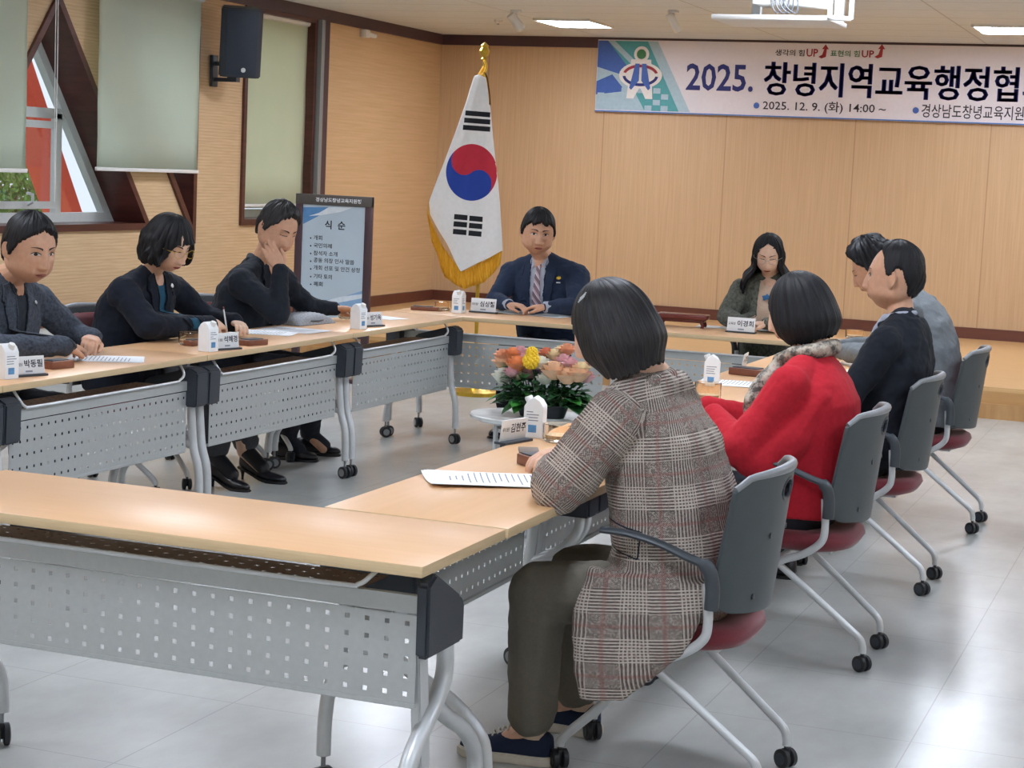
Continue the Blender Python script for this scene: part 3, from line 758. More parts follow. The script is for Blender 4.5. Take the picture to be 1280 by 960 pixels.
poly_obj('wave_graphic', [[aq(378, 365), aq(400, 376), aq(425, 372), aq(457, 362), aq(457, 384), aq(378, 384)]], plain('sheet_pale_blue', '#8fb3d6', .5), t, .0006, SMx)
poly_obj('wave_graphic', [[aq(390, 380), aq(425, 371), aq(457, 367), aq(457, 372), aq(425, 378), aq(400, 384)]], plain('sheet_white2', '#dfe9f2', .5), t, .0009, SMx)

# ================================================================== TABLES
def perforated(bm, x0, x1, z0, z1, nx, nz, hs, y, th, axis='y', mat=0):
    """A thin sheet with a grid of nx by nz square holes of size hs."""
    def cuts(a, b, n):
        st = (b-a)/n; out = [a]
        for i in range(n): c = a+st*(i+.5); out += [c-hs/2, c+hs/2]
        return out+[b]
    X, Z = cuts(x0, x1, nx), cuts(z0, z1, nz); V = {}
    def v(i, j, k):
        if (i, j, k) not in V:
            V[i, j, k] = bm.verts.new((X[i], y+k*th, Z[j]) if axis == 'y' else (X[i], Z[j], y+k*th))
        return V[i, j, k]
    hole = lambda i, j: 0 <= i < 2*nx+1 and 0 <= j < 2*nz+1 and i % 2 == 1 and j % 2 == 1
    fs = []
    for i in range(2*nx+1):
        for j in range(2*nz+1):
            if hole(i, j):
                for (a, b, c, d) in ((i, j, i+1, j), (i+1, j, i+1, j+1), (i+1, j+1, i, j+1), (i, j+1, i, j)):
                    fs.append(bm.faces.new((v(a, b, 0), v(c, d, 0), v(c, d, 1), v(a, b, 1))))
                continue
            fs.append(bm.faces.new((v(i, j, 0), v(i+1, j, 0), v(i+1, j+1, 0), v(i, j+1, 0))))
            fs.append(bm.faces.new((v(i, j, 1), v(i, j+1, 1), v(i+1, j+1, 1), v(i+1, j, 1))))
    for f in fs: f.material_index = mat
def caster_bm(r=.03, stem=.03):
    bm = NB()
    for s in (-1, 1):
        m_ = Matrix.Translation((0, s*.013, r)) @ Euler((PI/2, 0, 0)).to_matrix().to_4x4()
        lathe(bm, [(0, -.009), (r*.8, -.009), (r, -.006), (r, .006), (r*.8, .009), (0, .009)], 22, mat=0, mtx=m_)
        lathe(bm, [(0, .0092*(-s)-.001), (r*.62, .0092*(-s)-.001), (r*.62, .0092*(-s)+.001), (0, .0092*(-s)+.001)], 20, mat=1, mtx=m_)
    box(bm, (-.010, -.007, r*.6), (.012, .007, r*2.0), .003, 0)
    tube(bm, [(0, 0, r*1.7), (0, 0, r*2+stem)], .006, 8, mat=1)
    return bm
def make_table(label, zb, zt, ins, bw=.10, pe=.095, bf=-.012, btop=.672):
    t = thing('training_table', label, 'table')
    L, Wd, Z0, Z1 = .70, .24, .695, .72
    bm = NB(); box(bm, (-L+.002, -Wd, Z0), (L-.002, Wd, Z1), .0025)
    for f in bm.faces: f.material_index = 0 if f.normal.z > .9 else 1
    bm.normal_update()
    for f in bm.faces: f.material_index = 0 if f.calc_center_median().z > Z1-.0008 else 1
    mesh_obj('tabletop', bm, ['beech', 'edge'], t)
    yp = -Wd+ins
    bm = NB(); box(bm, (-L+pe, yp-.004, zt-.04), (L-pe, yp+.014, zt), .002)
    box(bm, (-L+pe, yp, zb-.012), (L-pe, yp+.012, zb), .002)
    perforated(bm, -L+pe, L-pe, zb, zt-.044, 28, 5, .0105, yp, .0015)
    mesh_obj('modesty_panel', bm, 'panel_metal', t, False)
    bm = NB(); perforated(bm, -L+.17, L-.19, yp+.015, yp+.185, 26, 4, .011, zt-.012, .0015, 'z')
    mesh_obj('shelf', bm, 'shelf_brown', t, False)
    bm = NB(); box(bm, (-L+.1, .14, Z0-.03), (L-.1, .17, Z0)); mesh_obj('rail', bm, 'panel_metal', t, False)
    bm = NB(); yw = yp-.012
    tube(bm, curve_pts([(-L+.13, yw+.03, Z0), (-L+.14, yw, zt+.035), (-L+.17, yw, zt+.012), (-L+.23, yw, zt+.006), (0, yw, zt+.006), (L-.23, yw, zt+.006), (L-.17, yw, zt+.012), (L-.14, yw, zt+.035), (L-.13, yw+.03, Z0)], 6), .0055, 8)
    mesh_obj('wire_guard', bm, 'silver', t)
    for s in (-1, 1):
        bm = NB(); xm = s*(L-.034)
        P = lambda u, z: (xm, -Wd+u, z)
        if bw < .05: tube(bm, curve_pts([P(.215, .52), P(.222, .44), P(.18, .385), P(.11, .335), P(.045, .28), P(.012, .20), P(.005, .12), P(.005, .09)], 5), .0205, 14)
        else:
            tube(bm, curve_pts([P(.055, .52), P(.047, .42), P(.036, .325), P(.014, .25), P(.006, .18), P(.005, .12), P(.005, .09)], 5), .018, 14)
            tube(bm, curve_pts([P(.20, .52), P(.195, .45), P(.14, .385), P(.05, .34)], 5), .016, 12)
            tube(bm, curve_pts([P(.045, .335), P(.10, .35), P(.17, .365)], 4), .017, 12)
        tube(bm, curve_pts([P(.17, .372), P(.25, .325), P(.35, .27), P(.42, .20), P(.435, .13), P(.435, .09)], 5), .019, 14)
        x2 = s*(L-.048 if bw < .05 else L-.080)
        vs = [(x2-.014, .085), (x2+.014, .085)]
        b2 = NB()
        if bw < .05: prism(b2, [(-Wd+.075, .54), (-Wd+.125, .54), (-Wd+.17, .22), (-Wd+.12, .22)], 'x', min(x2-.012, x2+.012), max(x2-.012, x2+.012)); bmesh.ops.bevel(b2, geom=b2.edges[:], offset=.004, segments=2, affect='EDGES'); merge(bm, b2)
        leg = mesh_obj('leg', bm, 'silver', t)
        b2 = NB(); prism(b2, [(-Wd+bf, btop-.02), (-Wd+bf+.04, btop), (-Wd+.235, .612), (-Wd+.25, .59), (-Wd+.25, .505), (-Wd+bf+.004, .507)], 'x', s*(L-bw) if s < 0 else L-bw, s*(L-.003) if s < 0 else L-.003)
        bmesh.ops.recalc_face_normals(b2, faces=b2.faces[:]); bmesh.ops.bevel(b2, geom=b2.edges[:], offset=.007, segments=2, affect='EDGES')
        mesh_obj('hinge_block', b2, 'black_plastic', leg)
        for u in (.005, .435):
            o = mesh_obj('caster', caster_bm(.030, .033), ['rubber', 'hub'], leg, True, (xm, -Wd+u, 0)); o.rotation_euler = (0, 0, 1.2 if u < .1 else 2.3)
    return t
T1 = make_table('front training table with a grey perforated panel, empty top, crossing the bottom left', .405, .642, .06, .034, .034, .045, .69)
T1.location = (-2.195, 3.71, 0)
T2 = make_table('training table of the left row nearest the camera, mostly out of frame', .325, .615, .04)
T2.location = (-4.18, 4.66, 0); T2.rotation_euler.z = PI/2
LT = ['left row training table holding the nameplate of the man in the grey jacket', 'left row training table in front of the woman in the black coat', 'left row training table in front of the man resting his cheek, joining the back row']
for k, lb in enumerate(LT): dup(T2, (-4.18, 6.06+1.4*k, 0), PI/2, lb)
RTL = ['right row training table with the woman in the checked coat', 'right row training table with the woman in the red jacket', 'right row training table beside the man in the black jacket', 'right row training table joining the back row at the man in grey']
for k, lb in enumerate(RTL): dup(T2, (-1.735, 4.66+1.4*k, 0), -PI/2, lb)
dup(T2, (-3.72, 9.82, 0), 0, 'back row training table in front of the man in the navy suit')
dup(T2, (-2.315, 9.82, 0), 0, 'back row training table in front of the long haired woman')

# ================================================================== CHAIRS
def make_chair(label):
    t = thing('conference_chair', label, 'chair')
    bm = NB()   # seat: rounded cushion
    def S(u, v):
        a = 2*PI*u; ca, sa = math.cos(a), math.sin(a); e = .62
        return Vector((.03+.225*abs(ca)**e*(1 if ca > 0 else -1), .225*abs(sa)**e*(1 if sa > 0 else -1), 0))
    rings = []
    for sc, z in ((.0, .372), (.80, .372), (.95, .385), (1.0, .405), (.97, .425), (.86, .438), (.5, .434), (.0, .432)):
        rings.append([bm.verts.new(Vector((.03, 0, 0))+(S(k/32, 0)-Vector((.03, 0, 0)))*max(sc, .001)+Vector((0, 0, z))) for k in range(32)])
    for i in range(len(rings)-1):
        for k in range(32): bm.faces.new((rings[i][k], rings[i][(k+1) % 32], rings[i+1][(k+1) % 32], rings[i+1][k]))
    bmesh.ops.remove_doubles(bm, verts=bm.verts[:], dist=1e-3)
    mesh_obj('seat', bm, 'maroon', t, 'all')
    def back(w, h, off=0):
        # w -1..1 across, h 0..1 up
        hw = .232+.012*h-.05*max(0, (.12-h))/.12*0
        x = -.208-.038*h-off+(.092-.012*h)*abs(w)**2.1
        top = .012*(1-w*w)
        z = .488+h*(.332+top)-.02*(1-h)*(1-w*w)
        cut = .05*max(0, abs(w)-.8)/.2
        if h > .5: z -= cut*(h-.5)*1.0
        else: z += cut*(.5-h)*.9
        return Vector((x, hw*w, z))
    bm = NB(); nu, nv = 33, 24
    g = [[bm.verts.new(back(-1+2*i/nu, j/nv)) for i in range(nu+1)] for j in range(nv+1)]
    for j in range(nv):
        for i in range(nu):
            w = abs(-1+2*(i+.5)/nu); h = (j+.5)/nv
            if ((w/.20)**2+((h-.86)/.075)**2) < 1: continue
            bm.faces.new((g[j][i], g[j][i+1], g[j+1][i+1], g[j+1][i]))
    me = eval_mods(bm, [('SOLIDIFY', dict(thickness=.014, offset=0)), ('BEVEL', dict(width=.003, segments=2))]); me.name = 'backrest'
    br = link('backrest', me, 'chair_shell', t)
    bm = NB(); tube(bm, [back(-.98+1.96*k/24, 1.0)+Vector((0, 0, .003)) for k in range(25)], [.008+.006*(1-abs(-.98+1.96*k/24)) for k in range(25)], 10); mesh_obj('top_rail', bm, 'hub', br)
    bm = NB(); tube(bm, [back(.20*math.cos(a), .86+.075*math.sin(a))+Vector((-.004, 0, 0)) for a in [2*PI*k/20 for k in range(21)]], .006, 8, False); mesh_obj('handle_rim', bm, 'black_plastic', br)
    bm = NB()
    g = [[bm.verts.new(back(-.86+1.72*i/20, .06+.86*j/12, -.012-.016*math.sin(PI*i/20)**.4*math.sin(PI*j/12)**.4)) for i in range(21)] for j in range(13)]
    for j in range(12):
        for i in range(20): bm.faces.new((g[j][i], g[j][i+1], g[j+1][i+1], g[j+1][i]))
    me = eval_mods(bm, [('SOLIDIFY', dict(thickness=.02, offset=0)), ('SUBSURF', dict(levels=1, render_levels=1))]); link('back_cushion', me, 'maroon', t)
    for w_, h_ in ((-.35, .55), (.35, .55), (-.5, .12), (.5, .12)):
        bm = NB(); p = back(w_, h_, .007); lathe(bm, [(0, 0), (.008, 0), (.007, -.003), (0, -.004)], 12, mtx=Matrix.Translation(p) @ Euler((0, PI/2, 0)).to_matrix().to_4x4()); mesh_obj('bolt', bm, 'black_plastic', br)
    for s in (-1, 1):
        bm = NB()
        tube(bm, curve_pts([(-.112, .236*s, .56), (-.118, .236*s, .46), (-.105, .234*s, .415), (-.05, .228*s, .372), (.03, .215*s, .335), (.10, .20*s, .268), (.19, .17*s, .17), (.262, .145*s, .10), (.283, .138*s, .072), (.285, .137*s, .06)], 5), .0125, 12)
        tube(bm, curve_pts([(.035, .19*s, .325), (-.05, .182*s, .26), (-.19, .168*s, .148), (-.238, .163*s, .108), (-.250, .162*s, .08), (-.251, .162*s, .06)], 5), .0115, 12)
        fr = mesh_obj('leg', bm, 'silver', t)
        for x, y, a in ((.285, .137*s, 2.2), (-.251, .162*s, 2.6)):
            o = mesh_obj('caster', caster_bm(.026, .012), ['rubber', 'black_plastic'], fr, True, (x, y, 0)); o.rotation_euler = (0, 0, a)
        bm = NB(); pr = []
        pts = curve_pts([(-.128, .250*s, .50), (-.128, .252*s, .56), (-.112, .256*s, .606), (-.06, .262*s, .628), (.02, .262*s, .655), (.10, .258*s, .668), (.165, .252*s, .668)], 6)
        n = len(pts); b2 = NB(); rg = []
        for i, p in enumerate(pts):
            d = (pts[min(i+1, n-1)]-pts[max(i-1, 0)]).normalized(); nn = Vector((-d.z, 0, d.x)); wd = .017 if i > 12 else .017; th = .019 if i < 14 else .011-.003*(i-14)/(n-14)
            rg.append([b2.verts.new(p+Vector((0, wd*math.cos(a), 0))+nn*th*math.sin(a)) for a in [2*PI*k/12 for k in range(12)]])
        for i in range(n-1):
            for k in range(12): b2.faces.new((rg[i][k], rg[i][(k+1) % 12], rg[i+1][(k+1) % 12], rg[i+1][k]))
        b2.faces.new(rg[0][::-1]); b2.faces.new(rg[-1]); merge(bm, b2)
        mesh_obj('armrest', bm, 'chair_arm', t)
    bm = NB(); tube(bm, [(.03, -.21, .345), (.03, .21, .345)], .011, 10); tube(bm, [(-.08, -.225, .39), (-.08, .225, .39)], .010, 10)
    box(bm, (-.12, -.12, .36), (.16, .12, .374)); mesh_obj('crossbar', bm, 'silver', t)
    return t
CH = [((-1.22, 4.58), PI, 'grey backed chair with maroon seat under the woman in the checked coat'),
      ((-1.215, 5.99), PI, 'grey backed chair with maroon seat under the woman in the red jacket'),
      ((-1.21, 7.23), PI, 'grey backed chair behind the man in the black jacket'),
      ((-1.20, 8.66), PI, 'grey backed chair farthest up the right row, behind the man in the grey jacket'),
      ((-4.70, 6.20), 0, 'chair of the man in the grey jacket at the left edge'),
      ((-4.70, 7.28), 0, 'chair with a maroon backrest behind the woman in the black coat'),
      ((-4.68, 8.27), 0, 'chair behind the man resting his cheek on his hand'),
      ((-3.70, 10.42), -PI/2, 'chair of the man in the navy suit at the back row'),
      ((-2.36, 10.42), -PI/2, 'chair of the long haired woman at the back row')]
C0 = make_chair(CH[0][2]); C0.location = (*CH[0][0], 0); C0.rotation_euler.z = CH[0][1]; C0['group'] = 'conference chairs around the tables'
for (xy, a, lb) in CH[1:]: dup(C0, (*xy, 0), a, lb, 'conference chairs around the tables')

# ================================================================== THINGS ON THE TABLES
TZ = .7205
def carton(loc, rz, label, s=.86):
    t = thing('drink_carton', label, 'carton', loc, rz, 'white drink cartons'); w = .036*s; h = .115*s
    bm = NB(); vs = []
    lv = [(w, w, 0), (w, w, h), (w, .6*w, h+.022*s), (w*.98, .06*w, h+.034*s)]
    rg = [[bm.verts.new((sx_*a, sy_*b, z)) for sx_, sy_ in ((-1, -1), (1, -1), (1, 1), (-1, 1))] for a, b, z in lv]
    for i in range(3):
        for k in range(4): bm.faces.new((rg[i][k], rg[i][(k+1) % 4], rg[i+1][(k+1) % 4], rg[i+1][k]))
    bm.faces.new(rg[0][::-1]); bm.faces.new(rg[-1]); bmesh.ops.bevel(bm, geom=bm.edges[:], offset=.0015, segments=1, affect='EDGES')
    mesh_obj('body', bm, 'carton', t)
    bm = NB(); lathe(bm, [(0, 0), (.015*s, 0), (.015*s, .022*s), (.013*s, .025*s), (0, .025*s)], 20, mtx=Matrix.Translation((.006*s, -.018*s, h+.012*s)) @ Euler((.45, 0, 0)).to_matrix().to_4x4()); mesh_obj('cap', bm, 'white_plastic', t)
    bm = NB()
    for mt, (x0, x1, z0, z1) in (('a', (-.5, .35, .18, .42)),):
        box(bm, (w*x0, -w-.0006, h*z0), (w*x1, -w-.0001, h*z1)); box(bm, (w+.0001, w*x0, h*z0), (w+.0006, w*x1, h*z1))
    mesh_obj('blue_label', bm, 'carton_blue', t, False)
    bm = NB(); rnd = random.Random(int(abs(loc[1])*100))
    for k in range(4): box(bm, (-w*.7, -w-.0006, h*(.55+.09*k)), (w*rnd.uniform(-.1, .7), -w-.0001, h*(.58+.09*k))); box(bm, (w+.0001, -w*.7, h*(.55+.09*k)), (w+.0006, w*rnd.uniform(-.1, .7), h*(.58+.09*k)))
    mesh_obj('print', bm, 'ink_grey', t, False)
    return t
def nameplate(loc, rz, label, name, small, s=1, base='black_plastic'):
    """Local -y is the side with writing."""
    t = thing('nameplate', label, 'nameplate', loc, rz, 'table nameplates'); w = .068*s; h = .066*s
    bm = NB(); box(bm, (-w-.006, -.022, 0), (w+.006, .022, .008), .002); mesh_obj('base', bm, base, t)
    a = math.radians(8)
    m_ = Matrix.Translation((0, -.006, .008)) @ Euler((-a, 0, 0)).to_matrix().to_4x4()
    bm = NB(); box(bm, (-w, -.0015, 0), (w, .0015, h), .0005, mtx=m_); mesh_obj('plate', bm, 'plate', t)
    pm = m_ @ planeM((0, -.0017, 0), (1, 0, 0), (0, 0, 1))
    text(name, 'ink', t, -w*.28, w*.88, h*.36, h*.80, pm, .02, .0004)
    text(small, 'ink', t, -w*.92, -w*.40, h*.44, h*.64, pm, .01, .0004)
    pb = m_ @ planeM((0, .0017, 0), (-1, 0, 0), (0, 0, 1))
    text(name, 'ink', t, -w*.28, w*.88, h*.36, h*.80, pb, .02, .0004)
    text(small, 'ink', t, -w*.92, -w*.40, h*.44, h*.64, pb, .01, .0004)
    bm = NB(); box(bm, (-w*.22, -.0022, h*.10), (w*.22, -.0017, h*.20), mtx=m_); mesh_obj('small_print', bm, 'ink_grey', t, False)
    return t
def block(loc, rz, label, dims=(.12, .06, .03), pen=True):
    t = thing('wooden_tray', label, 'tray', loc, rz, 'brown wooden trays'); x, y, z = dims
    bm = NB(); box(bm, (-x/2, -y/2, 0), (x/2, y/2, z), .003); mesh_obj('box', bm, 'wood_brown', t)
    bm = NB(); box(bm, (-x*.42, -y*.38, z), (x*.30, y*.38, z+.004), .001); mesh_obj('pad', bm, 'black_plastic', t)
    return t
def glass_cup(loc, label, r=.042, h=.055):
    t = thing('glass_cup', label, 'glass', loc, 0, 'small glass cups')
    bm = NB(); lathe(bm, [(0, 0), (r*.86, 0), (r, .006), (r*1.02, h), (r*.95, h+.001), (r*.92, .010), (0, .008)], 28, sx=1.12); mesh_obj('bowl', bm, 'bowl_glass', t)
    bm = NB(); lathe(bm, [(0, .0101), (r*.85, .0101), (r*.88, h*.4), (0, h*.4)], 24, sx=1.1); mesh_obj('contents', bm, plain('pale_sweets', '#d9c7a8', .6, 0, .25, 90) if 'pale_sweets' not in bpy.data.materials else bpy.data.materials['pale_sweets'], t)
    return t
def paper(loc, rz, label, w=.21, d=.297, lines=True, curl=0, n=1, name='paper_sheet'):
    t = thing(name, label, 'paper', loc, rz, 'papers on the tables')
    bm = NB()
    for k in range(n):
        off = Vector((.006*k, -.004*k, .0012*k)); R_ = Matrix.Rotation(.05*k, 4, 'Z')
        g = [[bm.verts.new(off+R_ @ Vector((-w/2+w*i/8, -d/2+d*j/8, .0008+curl*((i/8-.5)**2)*.4*(1-j/8)))) for i in range(9)] for j in range(9)]
        for j in range(8):
            for i in range(8): bm.faces.new((g[j][i], g[j][i+1], g[j+1][i+1], g[j+1][i]))
    me = eval_mods(bm, [('SOLIDIFY', dict(thickness=.0006, offset=1))]); me.name = 'sheet'; link('sheet', me, 'paper', t)
    if lines:
        bm = NB(); rnd = random.Random(int(abs(loc[0]*977+loc[1]*131)))
        z = .0022+.0012*(n-1)
        for k in range(15):
            y = d*.40-k*d*.052; x1 = w*rnd.uniform(.1, .40)
            cz = lambda x: z+curl*((x/w)**2)*.4*(1-(y+d/2)/d)
            xs = [-w*.40+(x1+w*.40)*i/6 for i in range(7)]
            for i in range(6):
                a, b = xs[i], xs[i+1]; bm.faces.new([bm.verts.new(q_) for q_ in ((a, y, cz(a)), (b, y, cz(b)), (b, y+.0035, cz(b)), (a, y+.0035, cz(a)))])
        mesh_obj('printed_lines', bm, 'ink_grey', t, False)
    return t
def pen(a, b, label, m='black_plastic', r=.004):
    a, b = Vector(a), Vector(b); t = thing('pen', label, 'pen', a); d = (b-a)
    bm = NB(); tube(bm, [d*.1, d], r, 10); mesh_obj('barrel', bm, m, t)
    bm = NB(); tube(bm, [d*0, d*.1], [r*.25, r], 10); mesh_obj('tip', bm, 'silver', t)
    return t
def tb(x, y): p = atz(x, y, TZ); return (p.x, p.y, TZ)
# left row: local -y of nameplates faces the room (+X): rz = +90 deg
carton(tb(8, 473), PI/2-.3, 'white drink carton at the left edge of the left row')
nameplate(tb(35, 470), PI/2-.35, 'white nameplate in front of the man in the grey jacket', '박동필', '위원')
block(tb(72, 460), PI/2-.15, 'brown wooden tray behind the nameplate of the man in the grey jacket')
paper(tb(132, 449), PI/2+.5, 'white papers under the hands of the man in the grey jacket', n=2)
pen(Vector(tb(60, 453))+Vector((0, 0, .036)), Vector(tb(84, 451))+Vector((0, 0, .036)), 'black pen lying on the brown tray at the left edge')
glass_cup(tb(236, 431), 'glass cup beside the carton in front of the woman in the black coat')
block(tb(243, 431.5), PI/2, 'brown wooden tray beside the glass cup of the woman in the black coat', (.11, .05, .025))
carton(tb(260, 439), PI/2-.2, 'white drink carton in front of the woman in the black coat')
nameplate(tb(283, 437), PI/2-.3, 'white nameplate in front of the woman in the black coat', '석혜경', '위원')
block(tb(316, 431), PI/2-.2, 'brown wooden tray right of the nameplate of the woman in the black coat', (.13, .07, .025))
paper(tb(330, 416), PI/2+.25, 'white papers where the woman in the black coat is writing', n=2)
paper(tb(366, 413), PI/2-.1, 'printed papers below the quilted bag', n=3)
t = thing('quilted_bag', 'flat grey quilted pouch with a black zip on the left row', 'bag', tb(377, 404), PI/2-.12)
bm = NB(); g = [[bm.verts.new((-.165+.33*i/30, -.10+.20*j/20, .004+.052*(max(0, 1-abs(-1+2*i/30)**3.5)*max(0, 1-abs(-1+2*j/20)**3))**.5+.003*math.sin(i*2.1)*math.sin(j*2.1))) for i in range(31)] for j in range(21)]
for j in range(20):
    for i in range(30): bm.faces.new((g[j][i], g[j][i+1], g[j+1][i+1], g[j+1][i]))
box(bm, (-.165, -.10, 0), (.165, .10, .006), .002)
mesh_obj('pouch', bm, 'bag', t, 'all')
bm = NB(); tube(bm, [(-.155, -.04, .02), (-.10, -.082, .02), (0, -.101, .02), (.10, -.082, .02), (.155, -.04, .02)], .005, 8); mesh_obj('zip', bm, 'black_plastic', t)
glass_cup(tb(432, 398), 'glass cup held by the man resting his cheek', .036, .05)
carton(tb(448, 411), PI/2-.2, 'white drink carton in front of the man resting his cheek')
nameplate(tb(465, 408), PI/2-.35, 'white nameplate in front of the man resting his cheek', '성기욱', '위원')
paper(tb(483, 397.5), PI/2-.4, 'white sheet right of the nameplate of the man resting his cheek', .15, .21, False)
# back row: writing faces -Y
block(tb(531, 388), .25, 'brown wooden tray at the left end of the back row', (.16, .05, .022))
glass_cup(tb(553, 388), 'glass cup at the left end of the back row', .042, .05)
carton(tb(573, 391), 0, 'white drink carton left of the suited man nameplate')
nameplate(tb(604, 391), 0, 'white nameplate in front of the man in the navy suit', '심상철', '의장', 1.15)
paper(tb(640, 391), .5, 'curled white papers before the man in the navy suit', .21, .26, True, .1, 2)
paper(tb(690, 395), -.2, 'flat white papers right of the curled ones at the back row', .21, .22, True, 0, 2)
t = thing('low_stand', 'red lacquered wooden stand on short legs on the back row', 'stand', tb(853, 408), .1)
bm = NB(); box(bm, (-.145, -.07, .045), (.145, .07, .072), .006); mesh_obj('top', bm, 'rosewood', t)
bm = NB(); box(bm, (-.125, -.055, .028), (.125, .055, .046), .003); mesh_obj('apron', bm, 'rosewood', t)
for sx_ in (-1, 1):
    for sy_ in (-1, 1):
        bm = NB(); tube(bm, [(sx_*.115, sy_*.045, .03), (sx_*.122, sy_*.05, .012), (sx_*.118, sy_*.048, 0)], [.011, .008, .011], 10); mesh_obj('leg', bm, 'rosewood', t)
paper(tb(893, 409), .1, 'white sheet between the red stand and the nameplate', .2, .16, False)
nameplate(tb(926, 416), 0, 'white nameplate in front of the long haired woman', '이경희', '교육장', 1.15)
paper(tb(968, 413), -.1, 'white papers before the long haired woman', .22, .2, True)
# right row: writing faces -X -> rz = -90
glass_cup(tb(1068, 423), 'glass cup between the red jacket and the man in black', .045, .045)
block(tb(1064, 428), PI/2, 'brown wooden tray under the far glass cup', (.13, .1, .012))
paper(tb(1050, 437), -PI/2, 'white paper before the man in the black jacket', .2, .28, False)
carton(tb(889, 483), -PI/2+.2, 'white drink carton ahead of the woman in the red jacket')
nameplate(tb(931, 462), -PI/2+.1, 'white nameplate seen edge on beyond the red jacket', '김영희', '위원')
block(tb(937, 469), -PI/2+1.35, 'brown wooden tray beside the nameplate beyond the red jacket', (.16, .09, .03))
paper(tb(922, 480), -PI/2+.1, 'white papers beside the carton ahead of the red jacket', .22, .30, True, 0, 2)
glass_cup(tb(884, 503), 'glass cup between the checked coat and the red jacket', .045, .075)
block(tb(879, 517), -PI/2+.1, 'brown wooden tray beside the glass cup nearest the red jacket', (.10, .09, .03))
paper(tb(899, 528), -PI/2+.3, 'white sheet corner beside the checked coat', .15, .2, False)
carton(tb(668, 546), -PI/2+.15, 'white drink carton nearest the camera on the right row')
nameplate(tb(642, 553), -PI/2-.25, 'white nameplate seen from behind the flower stand side, nearest the camera', '김현주', '위원')
glass_cup(tb(699, 552), 'wide glass bowl beside the nearest carton', .047, .055)
block(tb(672, 583), -PI/2+.9, 'brown wooden tray at the checked coat sleeve', (.12, .07, .03))
t = thing('dark_tile', 'flat dark coaster behind the brown tray at the checked sleeve', 'coaster', tb(661, 565), -PI/2+.4)
bm = NB(); box(bm, (-.05, -.03, 0), (.05, .03, .008), .002); mesh_obj('slab', bm, plain('taupe_stone', '#7a6c63', .4), t)
bm = NB(); box(bm, (-.05, -.03, 0), (.05, .03, .003), .001); mesh_obj('base', bm, 'black_plastic', t)
paper(tb(612, 601), -PI/2+.45, 'rumpled white printed papers at the checked sleeve', .21, .33, True, .07, 3)

# ================================================================== FLOWER STAND
FS = atz(675, 512, .50)
fx, fy = -2.93, 7.35
p = aty(672, 520, 7.35); fx = p.x; fz = p.z
t = thing('display_stand', 'white oval display stand in the middle of the tables', 'stand', (fx, fy, 0))
bm = NB(); lathe(bm, [(0, fz-.03), (.26, fz-.03), (.295, fz-.018), (.30, fz-.004), (.295, fz), (0, fz)], 40, sx=1.0, sy=.8); mesh_obj('top', bm, plain('marbled_white', '#d5d8d6', .2, 0, .12, 12), t)
bm = NB(); lathe(bm, [(0, fz-.075), (.17, fz-.075), (.185, fz-.065), (.185, fz-.055), (0, fz-.055)], 36, sx=1.05, sy=.8); mesh_obj('lower_plate', bm, 'white_plastic', t)
for k, (a, b) in enumerate(((-.15, -.10), (-.11, .10), (.15, -.10), (.11, .10), (-.10, -.13), (.04, -.13))):
    bm = NB(); tube(bm, [(a, b, 0), (a, b, fz-.03)], .011 if k < 4 else .016, 12); mesh_obj('leg', bm, 'silver' if k != 4 else 'black_plastic', t)
bm = NB(); box(bm, (-.17, -.12, .0), (.17, .12, .02), .006); mesh_obj('base', bm, 'hub', t)
t = thing('flower_pot', 'black pot of mixed pastel roses with yellow pompoms on the stand', 'flowers', (fx+.02, fy, fz))
bm = NB(); lathe(bm, [(0, 0), (.085, 0), (.10, .05), (.105, .055), (0, .055)], 28, sx=1.15, sy=.8); mesh_obj('pot', bm, 'pot', t)
rnd = random.Random(11)
def leaf(bm, base, d, L_, w_):
    d = d.normalized(); s = d.cross(Vector((0, 0, 1))).normalized(); n_ = s.cross(d)
    pts = [];
    for i in range(7):
        u = i/6; c = base+d*L_*u-Vector((0, 0, 1))*L_*.35*u*u; ww = w_*math.sin(PI*min(1, u*.97+.03))**.8
        pts.append((bm.verts.new(c-s*ww+n_*ww*.3), bm.verts.new(c), bm.verts.new(c+s*ww+n_*ww*.3)))
    for i in range(6):
        for k in range(2): bm.faces.new((pts[i][k], pts[i][k+1], pts[i+1][k+1], pts[i+1][k]))
for k in range(34):
    a = rnd.uniform(0, 2*PI); r0 = .06+.05*rnd.random(); bm = NB()
    leaf(bm, Vector((r0*math.cos(a)*1.3, r0*math.sin(a)*.7, .05+.05*rnd.random())), Vector((math.cos(a), math.sin(a)*.8, rnd.uniform(-.1, .5))), .085+.04*rnd.random(), .034+.012*rnd.random())
    mesh_obj('leaf', bm, 'leaf' if k % 3 else 'leafd', t, 'all')
bm = NB()
for k in range(260):
    a = rnd.uniform(0, 2*PI); r0 = .13*math.sqrt(rnd.random()); leaf(bm, Vector((r0*math.cos(a)*1.4, r0*math.sin(a)*.8, .04+.15*rnd.random())), Vector((math.cos(a+rnd.uniform(-1, 1)), math.sin(a), rnd.uniform(0, 1.0))), .06, .020)
o = mesh_obj('greenery', bm, 'leafd', t, 'all'); o['kind'] = 'stuff'
FCOL = dict(orange='#ee9c68', salmon='#f0b08a', peach='#f4c9a2', yellow='#efc62c', white='#efeee0', pink='#e3b0b4', lilac='#c6a2c2', cream='#efdcb2', dark='#d98468')
for k_, v_ in FCOL.items(): M['fl_'+k_] = plain('petal_'+k_, v_, .7, 0, .1, 40)
